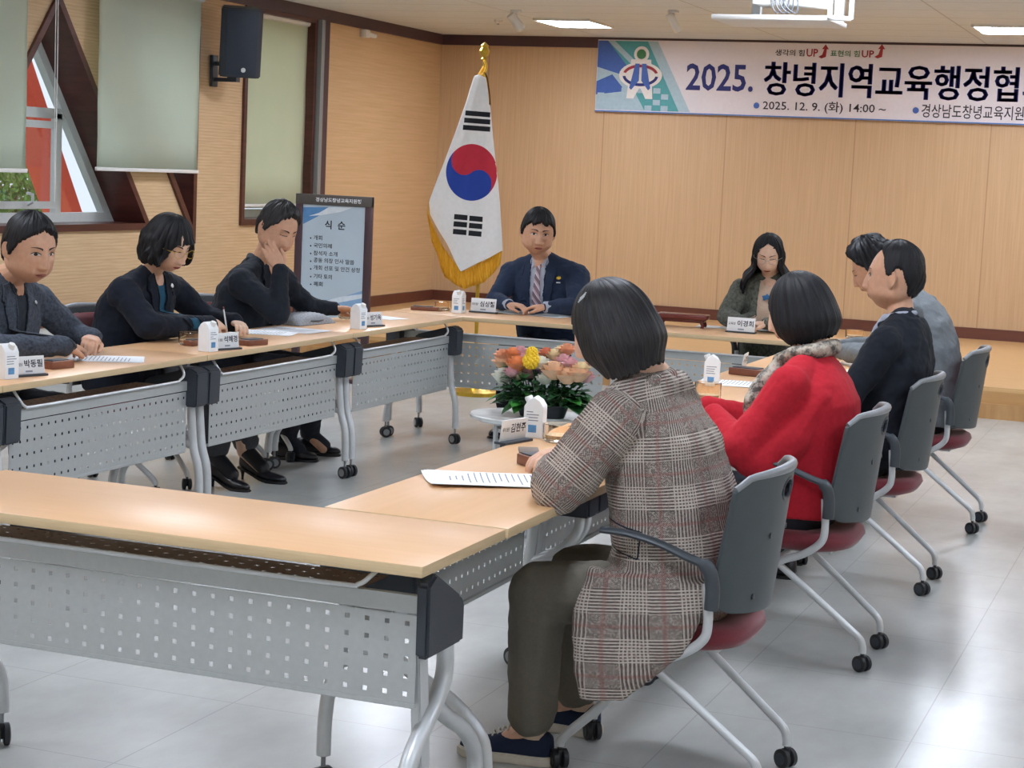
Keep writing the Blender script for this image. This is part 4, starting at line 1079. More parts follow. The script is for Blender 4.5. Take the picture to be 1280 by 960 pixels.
fl_px = [(628, 447, 'salmon', 1), (641, 445, 'orange', 1), (628, 456, 'peach', 1.2), (646, 459, 'orange', 1.3), (629, 474, 'white', 1.3), (640, 468, 'pink', 1), (650, 443, 'pink', 1), (665, 441, 'yellow', .9), (664, 451, 'yellow', 1.25), (655, 449, 'pink', .8), (662, 470, 'pink', 1.2), (648, 471, 'cream', .8), (676, 457, 'white', 1.1), (677, 469, 'lilac', 1), (683, 445, 'dark', 1), (693, 447, 'cream', 1), (692, 468, 'peach', 1.5), (681, 476, 'white', 1), (704, 455, 'pink', 1.2), (713, 458, 'pink', 1), (709, 474, 'peach', 1.4), (722, 471, 'peach', 1.5), (709, 440, 'salmon', 1), (716, 466, 'lilac', .8), (727, 463, 'cream', 1), (700, 441, 'cream', .8), (733, 474, 'pink', 1)]
def rose(bm, c, r, ax):
    for ring, (n_, rr, hh, op) in enumerate(((5, 1.0, 1.0, .7), (5, .78, 1.25, .4), (4, .5, 1.4, .15), (3, .25, 1.45, .05))):
        for k in range(n_):
            a0_ = 2*PI*(k+ring*.37)/n_
            g = []
            for i in range(5):
                for j in range(4):
                    a = a0_+(i/4-.5)*2*PI/n_*1.35; v = j/3
                    R_ = r*rr*(.35+.65*v**.6)+r*op*.25*v*v; g.append(bm.verts.new(c+Vector((R_*math.cos(a), R_*math.sin(a), r*hh*v-r*.25*v*v*op-r*.4))))
            for i in range(4):
                for j in range(3): bm.faces.new((g[i*4+j], g[(i+1)*4+j], g[(i+1)*4+j+1], g[i*4+j+1]))
for i, (x, y, c_, s_) in enumerate(fl_px):
    yy = fy-.06+.12*rnd.random()+ (.05 if y < 450 else -.03)
    if c_ == 'yellow': yy = fy-.10
    p = aty(x, y, yy)-Vector(t.location); bm = NB()
    if c_ == 'yellow':
        for k in range(60):
            ph = math.acos(1-2*(k+.5)/60); th = k*2.4; d_ = Vector((math.sin(ph)*math.cos(th), math.sin(ph)*math.sin(th), math.cos(ph))); sphere(bm, p+d_*.024*s_, .0075*s_, u=6, v=4)
    else: rose(bm, p, .036*s_, None)
    f_ = mesh_obj('flower', bm, 'fl_'+c_, t, 'all')
    bm = NB(); tube(bm, [Vector((p.x*.5, p.y*.5, .05)), p*.6+Vector((p.x*.2, 0, .03)), p-Vector((0, 0, .008))], .0025, 6); mesh_obj('stem', bm, 'leafd', f_)

# ================================================================== PEOPLE
def skinmat(name, c):
    t = NT(name); f = t.noise(t.coord(), 60, 3); cc = lin(c)
    t.set(t.ramp(f, .3, tuple(v*.93 for v in cc[:3])+(1,), .7, tuple(min(1, v*1.06) for v in cc[:3])+(1,)), .5, 0, .4)
    t.b.inputs['Subsurface Weight'].default_value = .12; t.b.inputs['Subsurface Radius'].default_value = (.012, .005, .003); t.b.inputs['Subsurface Scale'].default_value = .6
    t.bump(f, .06); return t.m
M['skin_a'] = skinmat('skin_light', '#dcb095'); M['skin_b'] = skinmat('skin_tan', '#c79a7e'); M['skin_c'] = skinmat('skin_pale', '#dab49b')
M['lip'] = plain('lips', '#a8605a', .45); M['lip_red'] = plain('lips_red', '#a83c44', .4)
M['eye_white'] = plain('eye_white', '#d9d2cb', .3); M['eye_dark'] = plain('eye_dark', '#1e1614', .25); M['brow'] = plain('eyebrow', '#3a2c28', .9)
def hairmat(name, c0, c1, rough=.38):
    t = NT(name); uv = t.n('ShaderNodeUVMap'); mp = t.n('ShaderNodeMapping'); mp.inputs['Scale'].default_value = (70, 2.2, 1); t.l(uv.outputs[0], mp.inputs[0])
    f = t.noise(mp.outputs[0], 3, 4, .6); t.set(t.ramp(f, .35, lin(c0), .75, lin(c1)), rough, 0, .28); t.bump(f, .5, .004); return t.m
M['hair_black'] = hairmat('hair_black', '#0f0f12', '#222226', .5); M['hair_grey'] = hairmat('hair_greying', '#17171a', '#3c3a3a', .45)
def clothmat(name, c, var=.08, scale=(1, 1, 1), sc=140, bump=.25, rough=.9, sheen=.03):
    t = NT(name); v = t.coord(scale); f = t.noise(v, sc, 3, .6); g = t.noise(v, 6, 2); cc = lin(c)
    h = t.math('MULTIPLY_ADD', f, .75, t.math('MULTIPLY', g, .25))
    t.set(t.ramp(h, .3, tuple(x*(1-var*2) for x in cc[:3])+(1,), .7, tuple(min(1, x*(1+var*2)) for x in cc[:3])+(1,)), rough, 0, .25)
    t.b.inputs['Sheen Weight'].default_value = sheen; t.bump(f, bump, .001); return t.m
M['navy_suit'] = clothmat('navy_suit', '#28344a', .05)
M['grey_heather'] = clothmat('grey_heather_jacket', '#444b56', .28, sc=90)
M['black_coat'] = clothmat('black_coat', '#171c27', .05)
M['black_jacket'] = clothmat('black_jacket', '#1d222a', .05)
M['red_wool'] = clothmat('red_wool', '#b3222f', .06, sc=80, rough=.95, sheen=.03)
M['dark_grey_jkt'] = clothmat('dark_check_jacket', '#5a5c54', .3, sc=70)
M['grey_jacket'] = clothmat('grey_jacket', '#70767a', .05)
M['olive'] = clothmat('olive_trousers', '#706b60', .04)
M['dark_trouser'] = clothmat('dark_trousers', '#2a2c33', .05)
M['charcoal_trouser'] = clothmat('charcoal_trousers', '#46474b', .1)
M['beige_knit'] = clothmat('beige_knit', '#c9b09a', .05)
M['teal_top'] = clothmat('teal_top', '#1f4c62', .06)
M['blue_shirt'] = clothmat('grey_blue_shirt', '#a9afbd', .03)
M['dark_shirt'] = clothmat('dark_shirt', '#2b3038', .04)
M['shoe_navy'] = clothmat('navy_canvas_shoe', '#202a40', .05); M['sole'] = plain('cream_rubber_sole', '#cfc9bb', .6)
M['shoe_black'] = plain('black_leather_shoe', '#17181d', .35); M['sock'] = clothmat('cream_sock', '#cdb7a0', .04)
def mat_tie():
    t = NT('striped_tie'); v = t.coord((1, 1, 1), (0, .9, 0)); sx = t.n('ShaderNodeSeparateXYZ')
    tc = t.n('ShaderNodeTexCoord'); t.l(tc.outputs['Object'], sx.inputs[0])
    a = t.math('ADD', t.math('MULTIPLY', sx.outputs[1], 1.0), t.math('MULTIPLY', sx.outputs[2], .75))
    w = t.math('FRACT', t.math('MULTIPLY', a, 24)); s1 = t.math('LESS_THAN', w, .45); s2 = t.math('LESS_THAN', w, .16)
    c = t.mix(s1, lin('#7c6470'), lin('#b7a3aa')); t.set(t.mix(s2, c, lin('#d3cdd6')), .5); return t.m
M['tie'] = mat_tie()
def mat_plaid():
    t = NT('glen_check_wool'); uv = t.n('ShaderNodeUVMap'); sx = t.n('ShaderNodeSeparateXYZ'); t.l(uv.outputs[0], sx.inputs[0]); u, v = sx.outputs[0], sx.outputs[1]
    P = 1/.125
    def band(a): f = t.math('FRACT', t.math('MULTIPLY', a, P)); return t.math('LESS_THAN', f, .50), f
    bu, fu = band(u); bv, fv = band(v)
    def fine(a, n, k=.45): return t.math('LESS_THAN', t.math('FRACT', t.math('MULTIPLY', a, n)), k)
    lu = fine(u, 1/.0080, .42); lv = fine(v, 1/.0080, .42)
    hu = fine(u, 1/.0045, .5); hv = fine(v, 1/.0045, .5)
    check = t.math('ABSOLUTE', t.math('SUBTRACT', hu, hv))
    nz = t.noise(t.coord(), 260, 2, .7); nb = t.math('GREATER_THAN', nz, .52)
    tex = t.math('MULTIPLY_ADD', check, .45, t.math('MULTIPLY', nb, .45))
    # both bands: crossing lines; one band: lines one way; none: speckled ground
    wu = t.math('MULTIPLY_ADD', t.math('MULTIPLY', bu, lu), .75, 0); wv = t.math('MULTIPLY', bv, lv)
    noband = t.math('MULTIPLY', t.math('SUBTRACT', 1, bu), t.math('SUBTRACT', 1, bv))
    lines = t.math('MAXIMUM', wu, wv)
    bright = t.math('ADD', t.math('MULTIPLY', lines, .85), t.math('MULTIPLY', t.math('MULTIPLY_ADD', noband, .55, .38), tex), clamp=True)
    col = t.mix(bright, lin('#3d3735'), lin('#c4b9ad'))
    redl = t.math('LESS_THAN', t.math('ABSOLUTE', t.math('SUBTRACT', fu, .74)), .035); redv = t.math('LESS_THAN', t.math('ABSOLUTE', t.math('SUBTRACT', fv, .74)), .035)
    r = t.math('MULTIPLY', t.math('MAXIMUM', redl, redv), .32)
    col = t.mix(r, col, lin('#8d4a44'))
    rn = t.math('MULTIPLY', t.math('GREATER_THAN', t.noise(t.coord(), 120, 2), .58), .35)
    col = t.mix(rn, col, lin('#8a6f6a'))
    t.set(col, .95, 0, .2); t.bump(nz, .3, .001); return t.m
M['plaid'] = mat_plaid()
def mat_scarf():
    t = NT('patterned_scarf'); f = t.noise(t.coord(), 28, 3, .7); g = t.noise(t.coord(loc=(3, 1, 2)), 40, 3)
    c = t.ramp(f, .42, lin('#4d4a45'), .58, lin('#b5ab9b')); t.set(t.mix(t.math('MULTIPLY', t.math('GREATER_THAN', g, .6), .5), c, lin('#a9877c')), .8); return t.m
M['scarf'] = mat_scarf()

def V3(*a): return Vector(a)
def smoothstep(x): x = max(0, min(1, x)); return x*x*(3-2*x)
def lerp_tab(tab, x):
    if x <= tab[0][0]: return tab[0][1]
    for (a, b), (c, d) in zip(tab, tab[1:]):
        if x <= c: return b+(d-b)*(x-a)/(c-a)
    return tab[-1][1]
# ---- head: local frame x forward, y left, z up; origin mid-head, eyes at z = 0
def head_point(th, ph, jaw=1, fem=0):
    """Skull and face surface in direction th (0 = face, PI = back), ph elevation."""
    ct, st, cph, sph = math.cos(th), math.sin(th), math.cos(ph), math.sin(ph)
    z = .120*sph if sph > 0 else .118*sph
    x = .096*cph*ct; y = (.0765 if fem else .0825)*cph*st
    if ct < 0: x *= 1.04
    zz = z
    # jaw narrows below the mouth; the back of the head recedes to the neck
    if zz < 0:
        k = smoothstep(-zz/.118)
        y *= 1-(.15+.13*fem)*k*(1.0 if ct > -.2 else .8)
        if ct < 0: x *= 1-.42*k
        else: x *= 1+.06*k
        # widen at jaw: counter the ellipsoid closing too early
        w = math.exp(-((zz+.070)/.030)**2); y *= 1+(.16+.08*(1-fem))*w*jaw; x *= 1+.10*w*(1 if ct > 0 else .3)
    else:
        y *= 1+.03*math.exp(-((zz-.05)/.03)**2)
    if ct > 0:
        x = x-.006*math.exp(-((zz-.075)/.03)**2) if 0 else x
        f = smoothstep((ct-.15)/.5)
        g = lambda yc, zc, sy, sz: math.exp(-((abs(y)-yc)/sy)**2-((zz-zc)/sz)**2)
        g0 = lambda zc, sy, sz: math.exp(-(y/sy)**2-((zz-zc)/sz)**2)
        d = 0
        d -= .0105*g(.032, .002, .0155, .0120)      # sockets
        d += .0030*g(.030, .004, .0120, .0075)      # lids over the eyeballs
        d += .0040*g(.028, .025, .020, .008)        # brow
        d += .0045*g(.044, -.026, .018, .018)       # cheekbones
        d -= .0042*g(.027, -.056, .006, .018)       # fold beside the mouth
        # nose
        if -.058 < zz < .022:
            s = smoothstep((.022-zz)/.065); ln = .004+.0165*s; wd = .0090+.0068*s
            cut = smoothstep((zz+.056)/.010); d += ln*cut*math.exp(-(y/wd)**2)
        d += .0070*g(.0140, -.044, .0070, .0065)
        d += .0050*g0(-.0665, .020, .0048)+.0062*g0(-.0775, .018, .0050)-.0035*g0(-.0722, .022, .0020)
        d -= .0035*g0(-.0880, .02, .006); d += .0060*g0(-.104, .020, .012)
        x += d*f
    return Vector((x, y, z))
def head_bm(jaw=1, fem=0, nu=150, nv=120):
    bm = NB(); rows = []
    for j in range(1, nv):
        ph = -PI/2+PI*j/nv; rows.append([bm.verts.new(head_point(2*PI*i/nu, ph, jaw, fem)) for i in range(nu)])
    bot = bm.verts.new(head_point(0, -PI/2, jaw, fem)); top = bm.verts.new(head_point(0, PI/2, jaw, fem))
    for j in range(len(rows)-1):
        for i in range(nu): bm.faces.new((rows[j][i], rows[j][(i+1) % nu], rows[j+1][(i+1) % nu], rows[j+1][i]))
    for i in range(nu): bm.faces.new((bot, rows[0][(i+1) % nu], rows[0][i])); bm.faces.new((top, rows[-1][i], rows[-1][(i+1) % nu]))
    for s in (-1, 1):      # ears
        m_ = Matrix.Translation((-.008, s*(.078 if fem else .086), -.006)) @ Euler((0, -.15, s*-.5)).to_matrix().to_4x4()
        sphere(bm, (0, 0, 0), (.017, .0075, .031), None, 16, 12) if 0 else None
        b2 = NB(); sphere(b2, (0, 0, 0), (.0170, .0075, .031), None, 16, 12); tube(b2, [(.008*math.cos(a)-.002+.006*math.cos(a), s*.004, .003+.027*math.sin(a)) for a in [(-2.4+4.6*k/12)+PI/2+.5 for k in range(13)]], .0035, 8); merge(bm, b2, m_)
    return bm

def hand_bm(bm, wrist, fwd, back, side, curl=.5, spread=1, s=1, thumb=.5):
    """Palm, four fingers and thumb. fwd: towards the fingers, back: out of the back of the hand, side +1 if the thumb lies towards back x fwd."""
    f = Vector(fwd).normalized(); b = Vector(back); b = (b-f*b.dot(f)).normalized(); t = b.cross(f)*side; w = Vector(wrist)
    P = lambda x, y, z: w+(f*x+t*y+b*z)*s
    sections = [(-.02, .021, .018, 0), (.0, .0225, .0165, 0), (.025, .030, .0165, .002), (.055, .037, .0155, .001), (.082, .038, .0125, 0), (.094, .036, .009, -.001)]
    rg = []
    for x, a, c, o in sections:
        rg.append([bm.verts.new(P(x, o+a*abs(math.cos(q))**.75*(1 if math.cos(q) > 0 else -1), c*abs(math.sin(q))**.75*(1 if math.sin(q) > 0 else -1))) for q in [2*PI*k/16 for k in range(16)]])
    for i in range(len(rg)-1):
        for k in range(16): bm.faces.new((rg[i][k], rg[i][(k+1) % 16], rg[i+1][(k+1) % 16], rg[i+1][k]))
    bm.faces.new(rg[0][::-1]); bm.faces.new(rg[-1])
    cu = curl if isinstance(curl, (list, tuple)) else [curl]*4
    for k, (y, L_, r) in enumerate(((.027, .068, .0088), (.0095, .076, .0090), (-.009, .070, .0086), (-.026, .055, .0076))):
        p = Vector((.084, y, 0)); ang = cu[k]*.55; yaw = (y*3.2)*spread; pts = [P(*p)]; segs = (.46, .30, .24)
        for i, sg in enumerate(segs):
            d = Vector((math.cos(ang)*math.cos(yaw), math.sin(yaw)*.6, -math.sin(ang))); p = p+d*L_*sg; pts.append(P(*p)); ang += cu[k]*(.95 if i == 0 else .75)
        capsule(bm, pts, [r*s, r*.95*s, r*.88*s, r*.74*s])
    p0 = P(.018, .020, -.004); a = thumb
    p1 = P(.045, .044-.006*a, -.010-.008*a); p2 = P(.074, .054-.018*a, -.016-.016*a); p3 = P(.096, .054-.028*a, -.020-.022*a)
    capsule(bm, [p0, p1, p2, p3], [.0135*s, .0120*s, .0100*s, .0080*s])

def hmat(c, yaw=0, pitch=0, roll=0, s=1):
    """Head placement: yaw left +, pitch down +, roll."""
    return Matrix.Translation(Vector(c)) @ Euler((math.radians(roll), math.radians(pitch), math.radians(yaw)), 'XYZ').to_matrix().to_4x4() @ Matrix.Scale(s, 4)

HT = .0035
class Person:
    def __init__(s, label, loc, rz, skin, head, yaw=0, pitch=0, roll=0, hs=1.0, jaw=1, fem=0):
        s.root = thing('person', label, 'person', (*loc, 0), rz); s.skin = skin; s.HM = hmat(head, yaw, pitch, roll, hs); s.hs = hs; s.jaw = jaw; s.fem = fem
        s.bm = NB(); b = head_bm(jaw, fem); merge(s.bm, b, s.HM); s.head = Vector(head)
        s.bones = []
    def build_body(s, neck, chest, pelvis, arms, legs, hands):
        bm = s.bm; nb = Vector(neck); hb = s.HM @ Vector((-.022, 0, -.075))
        rn = .053 if not s.fem else .046
        capsule(bm, [hb, (hb+nb)/2, nb, nb+(Vector(chest)-nb)*.25], [rn, rn*.98, rn*1.1, rn*1.5])
        capsule(bm, [nb+(Vector(chest)-nb)*.3, chest, (Vector(chest)+Vector(pelvis))/2, pelvis], [.065, .085, .08, .085])
        for sh, el, wr in arms:
            capsule(bm, [Vector(chest)+(nb-Vector(chest))*.5, sh], [.05, .042]); capsule(bm, [sh, el, wr], [.040, .032, .0225])
        for hp, kn, an, toe in legs:
            capsule(bm, [pelvis, hp, kn, an], [.07, .068, .045, .034]); capsule(bm, [an, toe], [.032, .022])
        for h in hands: hand_bm(bm, **h)
        me = fuse(bm, HT, 2); me.name = 'body'
        s.body = link('body', me, s.skin, s.root, 'all')
        s.bvh = BVHTree.FromPolygons([v.co.copy() for v in me.vertices], [tuple(p.vertices) for p in me.polygons])
    # --- patches laid on the face
    def face_patch(s, name, polys, mat, off=.0008, parent=None, sub=3):
        bm = NB()
        for poly in polys:
            vs = [bm.verts.new(s.HM @ Vector((.2, y, z))) for y, z in poly]; bm.faces.new(vs)
        bmesh.ops.triangulate(bm, faces=bm.faces[:])
        for _ in range(sub): bmesh.ops.subdivide_edges(bm, edges=[e for e in bm.edges if e.calc_length() > .004], cuts=1); bmesh.ops.triangulate(bm, faces=bm.faces[:])
        d = (s.HM.to_3x3() @ Vector((-1, 0, 0))).normalized()
        for v in bm.verts:
            h = s.bvh.ray_cast(v.co, d)
            if h[0] is not None: v.co = h[0]-d*off*s.hs
        return mesh_obj(name, bm, mat, parent or s.body, 'all')
    def face(s, eyes='open', brow=1.0, mouth=0, lips='lip', glasses=None, moz=0):
        for sg in (-1, 1):
            c = (.0315*sg, .0015)
            if eyes == 'open':
                s.face_patch('eye', [[(c[0]+.0150*math.cos(a), c[1]+.0058*math.sin(a)*(1 if math.sin(a) > 0 else .75)) for a in [2*PI*k/16 for k in range(16)]]], 'eye_white', .0006)
                s.face_patch('iris', [[(c[0]+.0062*math.cos(a), c[1]+.0006+.0054*math.sin(a)) for a in [2*PI*k/14 for k in range(14)]]], 'eye_dark', .0013)
            s.face_patch('eyelid_line', [[(c[0]-sg*.0165+sg*.033*k/8, c[1]+(.0060 if eyes == 'open' else -.003)*math.sin(PI*k/8)+.0010-(.001 if k in (0, 8) else 0)+.0022) for k in range(9)]+[(c[0]-sg*.0165+sg*.033*k/8, c[1]+(.0060 if eyes == 'open' else -.003)*math.sin(PI*k/8)) for k in range(8, -1, -1)]], 'eye_dark', .0018)
            x0, x1 = .012, .050
            top = [(sg*(x0+(x1-x0)*k/8), .0195+.0065*math.sin(PI*(k/8)**.8*.75)+.0035*brow*(1-k/8*.75)) for k in range(9)]
            bot = [(sg*(x0+(x1-x0)*k/8), .0195+.0065*math.sin(PI*(k/8)**.8*.75)-.0030*brow*(1-k/8)) for k in range(8, -1, -1)]
            s.face_patch('eyebrow', [top+bot], 'brow', .0012)
        w = .0235
        up = [(-w+2*w*k/10, -.0722+.0068*math.sin(PI*k/10)**.8*(1-.15*math.exp(-((k-5)/.8)**2))) for k in range(11)]
        dn = [(-w+2*w*k/10, -.0722-.0078*math.sin(PI*k/10)**.9-mouth) for k in range(10, -1, -1)]
        s.face_patch('lips', [up+dn[1:-1]], lips, .0005)
        s.face_patch('mouth_line', [[(-w*.92+2*w*.92*k/8, -.0715-.0008*math.sin(PI*k/8)) for k in range(9)]+[(-w*.92+2*w*.92*k/8, -.0727-.0016*math.sin(PI*k/8)-mouth) for k in range(8, -1, -1)]], 'eye_dark', .0012)
        if glasses:
            bm = NB()
            for sg in (-1, 1):
                tube(bm, [(.109-.006*abs(math.cos(a)*0)-(.010 if math.cos(a)*sg > .8 else 0), sg*.033+.0235*math.cos(a), -.002+.0185*math.sin(a)) for a in [2*PI*k/24 for k in range(25)]], .0011, 6, False)
                tube(bm, [(.102, sg*.057, .004), (.06, sg*.082, .004), (.0, sg*.085, .0), (-.01, sg*.084, -.008)], .0013, 6)
            tube(bm, [(.109, -.010, .001), (.113, 0, .004), (.109, .010, .001)], .0012, 6)
            bm.transform(s.HM); o = mesh_obj('glasses', bm, glasses, s.root, 'all')
    # --- hair
    def hair_cap(s, line, T=.012, mat='hair_black', wave=.002, top=.016, part=None, fringe=0, seed=1, kx=26):
        """Short hair: a shell over the skull above the hairline table (angle -> height)."""
        nu, nv = 180, 120; bm = NB(); uvs = {}; rows = []
        for j in range(nv+1):
            ph = -1.0+(PI/2+1.0)*j/nv; r = []
            for i in range(nu):
                th = 2*PI*i/nu; ang = math.degrees(th); ang = ang if ang <= 180 else 360-ang
                p = head_point(th, ph, s.jaw, s.fem); q = Vector((p.x, p.y, p.z)).normalized()
                p0 = Vector((.096*math.cos(ph)*math.cos(th)*(1.04 if math.cos(th) < 0 else 1), .084*math.cos(ph)*math.sin(th), .12*math.sin(ph))) if ph > 0 else p
                jag = noise.noise(Vector((math.cos(th)*9+seed*7, math.sin(th)*9, 2)))*.007+noise.noise(Vector((math.cos(th)*kx+seed, math.sin(th)*kx, 5)))*.004
                hz = lerp_tab(line, ang)+jag
                k = smoothstep((p.z-hz)/.010)
                vol = T+(top-T)*smoothstep((p.z-.03)/.07)
                st = noise.noise(Vector((math.cos(th)*14*(1-.4*math.sin(ph))+seed, math.sin(th)*14, p.z*18)))*wave*1.6+noise.noise(Vector((math.cos(th)*40+seed, math.sin(th)*40, p.z*12)))*wave*.8
                if part is not None: st -= .004*math.exp(-((p.y-part)/.006)**2)*(1 if p.z > .06 and p.x > -.03 else 0)
                r.append(bm.verts.new(p0+q*(-.010*(1-k)+(vol+st)*k)))
                uvs[r[-1]] = (i/nu, j/nv)
            rows.append(r)
        cap = bm.verts.new(rows[-1][0].co.copy()); 
        uv = bm.loops.layers.uv.new('UVMap')
        for j in range(nv):
            for i in range(nu):
                try: f = bm.faces.new((rows[j][i], rows[j][(i+1) % nu], rows[j+1][(i+1) % nu], rows[j+1][i]))
                except ValueError: continue
                for l in f.loops:
                    u_, v_ = uvs[l.vert]
                    if i == nu-1 and u_ < .5: u_ += 1
                    l[uv].uv = (u_, v_)
        bm.verts.remove(cap); bm.transform(s.HM); bmesh.ops.recalc_face_normals(bm, faces=bm.faces[:])
        return mesh_obj('hair', bm, mat, s.root, 'all')
    def hair_long(s, hem, rad, mat='hair_black', wave=.003, seed=1, topz=.137, thick=.012, curl=None, kx=14):
        """Longer hair as columns running from the crown to the hem table (angle -> height); rad(th, z) gives the outward radius in x and y."""
        nu, nv = 200, 90; bm = NB(); uv = bm.loops.layers.uv.new('UVMap'); g = []
        for i in range(nu):
            th = 2*PI*i/nu; ang = math.degrees(th); ang = ang if ang <= 180 else 360-ang; col = []
            hz = lerp_tab(hem, ang)+noise.noise(Vector((math.cos(th)*kx+seed*5, math.sin(th)*kx, 1)))*.010+noise.noise(Vector((math.cos(th)*40+seed*5, math.sin(th)*40, 1)))*.005
            for j in range(nv+1):
                v = j/nv; 
                # dome part then hanging part
                z_ = topz*math.cos(v*PI/2*1.0) if hz > 0 else None
                arc = PI/2*v*(1.6 if hz < 0 else 1)
                if hz >= 0:
                    a_end = math.acos(min(1, hz/topz)); a = a_end*v; z = topz*math.cos(a); k = math.sin(a)
                else:
                    L1 = topz*1.45; L2 = -hz; tt = v*(L1+L2)
                    if tt < L1: a = PI/2*tt/L1; z = topz*math.cos(a); k = math.sin(a)
                    else: z = -(tt-L1); k = 1
                rx, ry, cx_ = rad(th, z)
                st = noise.noise(Vector((math.cos(th)*7+seed, math.sin(th)*7, z*5)))*wave*2.5+noise.noise(Vector((math.cos(th)*28+seed, math.sin(th)*28, z*6)))*wave
                if curl: st += curl*noise.noise(Vector((math.cos(th)*6+seed*3, math.sin(th)*6, z*22)))*smoothstep((.08-z)/.1)
                k2 = k; st *= k
                col.append(bm.verts.new(Vector((cx_+(rx+st)*math.cos(th)*k2, (ry+st)*math.sin(th)*k2, z+(st*.8 if z > 0 else 0)))))
            g.append(col)
        for i in range(nu):
            for j in range(nv):
                f = bm.faces.new((g[i][j], g[i][j+1], g[(i+1) % nu][j+1], g[(i+1) % nu][j]))
                for l in f.loops:
                    ii = i if l.vert in (g[i][j], g[i][j+1]) else i+1; jj = j if l.vert in (g[i][j], g[(i+1) % nu][j]) else j+1
                    l[uv].uv = (ii/nu, jj/nv)
        bm.transform(s.HM); bmesh.ops.recalc_face_normals(bm, faces=bm.faces[:])
        me = eval_mods(bm, [('SOLIDIFY', dict(thickness=thick, offset=-1)), ('SMOOTH', dict(factor=.4, iterations=1))]); me.name = 'hair'
        return link('hair', me, mat, s.root, 'all')
    # --- garments
    def garment(s, name, mat, parts, voxel=.0065, smooth=5, folds=(.06, .014), bones=None, fine=(.022, .004)):
        """parts: list of ('limb', pts, radii) or ('rings', [(cx, cy, cz, rx, ry, tilt)...])."""
        bm = NB()
        for p in parts:
            if p[0] == 'limb':
                capsule(bm, [Vector(q) for q in p[1]], p[2])
            elif p[0] == 'ell': sphere(bm, p[1], p[2], p[3] if len(p) > 3 else None, 24, 16)
            else:
                rg = []
                for (cx_, cy_, cz_, rx, ry, tilt) in p[1]:
                    m_ = Matrix.Translation((cx_, cy_, cz_)) @ Euler((0, math.radians(tilt), 0)).to_matrix().to_4x4()
                    rg.append([bm.verts.new(m_ @ Vector((rx*abs(math.cos(a))**.85*(1 if math.cos(a) > 0 else -1), ry*abs(math.sin(a))**.85*(1 if math.sin(a) > 0 else -1), 0))) for a in [2*PI*k/28 for k in range(28)]])
                for i in range(len(rg)-1):
                    for k in range(28): bm.faces.new((rg[i][k], rg[i][(k+1) % 28], rg[i+1][(k+1) % 28], rg[i+1][k]))
                bm.faces.new(rg[0][::-1]); bm.faces.new(rg[-1])
        bmesh.ops.recalc_face_normals(bm, faces=bm.faces[:])
        mods = [('REMESH', dict(mode='VOXEL', voxel_size=voxel, use_smooth_shade=True)), ('SMOOTH', dict(factor=.5, iterations=smooth))]
        if folds: mods.append(('DISPLACE', dict(texture=clouds(folds[0]), strength=folds[1], mid_level=.5)))
        if fine: mods.append(('DISPLACE', dict(texture=clouds(fine[0]), strength=fine[1], mid_level=.5)))
        me = eval_mods(bm, mods); me.name = name
        if bones: bone_uv(me, bones)
        o = link(name, me, mat, s.root, 'all')
        o_b = BVHTree.FromPolygons([v.co.copy() for v in me.vertices], [tuple(p_.vertices) for p_ in me.polygons])
        s.last = o_b; return o
    def patch(s, name, poly, origin, right, up, mat, bvh, off=.002, parent=None, th=.003, sub=5, edge=.012, mtxcol=None):
        """A shape drawn in the plane (right, up) at origin and dropped against the surface along the plane's normal."""
        m_ = planeM(origin, right, up); nrm = (m_.to_3x3() @ Vector((0, 0, -1))).normalized(); bm = NB()
        bm.faces.new([bm.verts.new(m_ @ Vector((a, b, 0))) for a, b in poly]); bmesh.ops.triangulate(bm, faces=bm.faces[:])
        for _ in range(sub):
            es = [e for e in bm.edges if e.calc_length() > edge]
            if not es: break
            bmesh.ops.subdivide_edges(bm, edges=es, cuts=1); bmesh.ops.triangulate(bm, faces=bm.faces[:])
        dead = []
        for v in bm.verts:
            h = bvh.ray_cast(v.co, nrm)
            if h[0] is not None: v.co = h[0]-nrm*off
            else: dead.append(v)
        bmesh.ops.delete(bm, geom=dead, context='VERTS')
        me = eval_mods(bm, [('SMOOTH', dict(factor=.5, iterations=2)), ('SOLIDIFY', dict(thickness=th, offset=1))]); me.name = name
        return link(name, me, mat, parent or s.root, 'all')
def bone_uv(me, bones):
    """UVs that run along and around the nearest limb axis, so the weave turns with sleeve and torso."""
    bl = []
    for a, b, r, ref in bones:
        a, b = Vector(a), Vector(b); d = (b-a); L_ = d.length; d.normalize(); r_ = Vector(ref); x = (r_-d*r_.dot(d)).normalized(); bl.append((a, d, L_, r, x, d.cross(x)))
    uv = me.uv_layers.new(name='UVMap') if not me.uv_layers else me.uv_layers[0]
    vs = me.vertices
    for p in me.polygons:
        c = p.center; best = None
        for k, (a, d, L_, r, x, y) in enumerate(bl):
            t = max(0, min(L_, (c-a).dot(d))); dist = (c-(a+d*t)).length/r
            if best is None or dist < best[0]: best = (dist, k)
        a, d, L_, r, x, y = bl[best[1]]; q = c-a; a0 = math.atan2(q.dot(y), q.dot(x))
        for li in p.loop_indices:
            q = vs[me.loops[li].vertex_index].co-a; an = math.atan2(q.dot(y), q.dot(x))
            if an-a0 > PI: an -= 2*PI
            if a0-an > PI: an += 2*PI
            uv.data[li].uv = (an*r, q.dot(d))
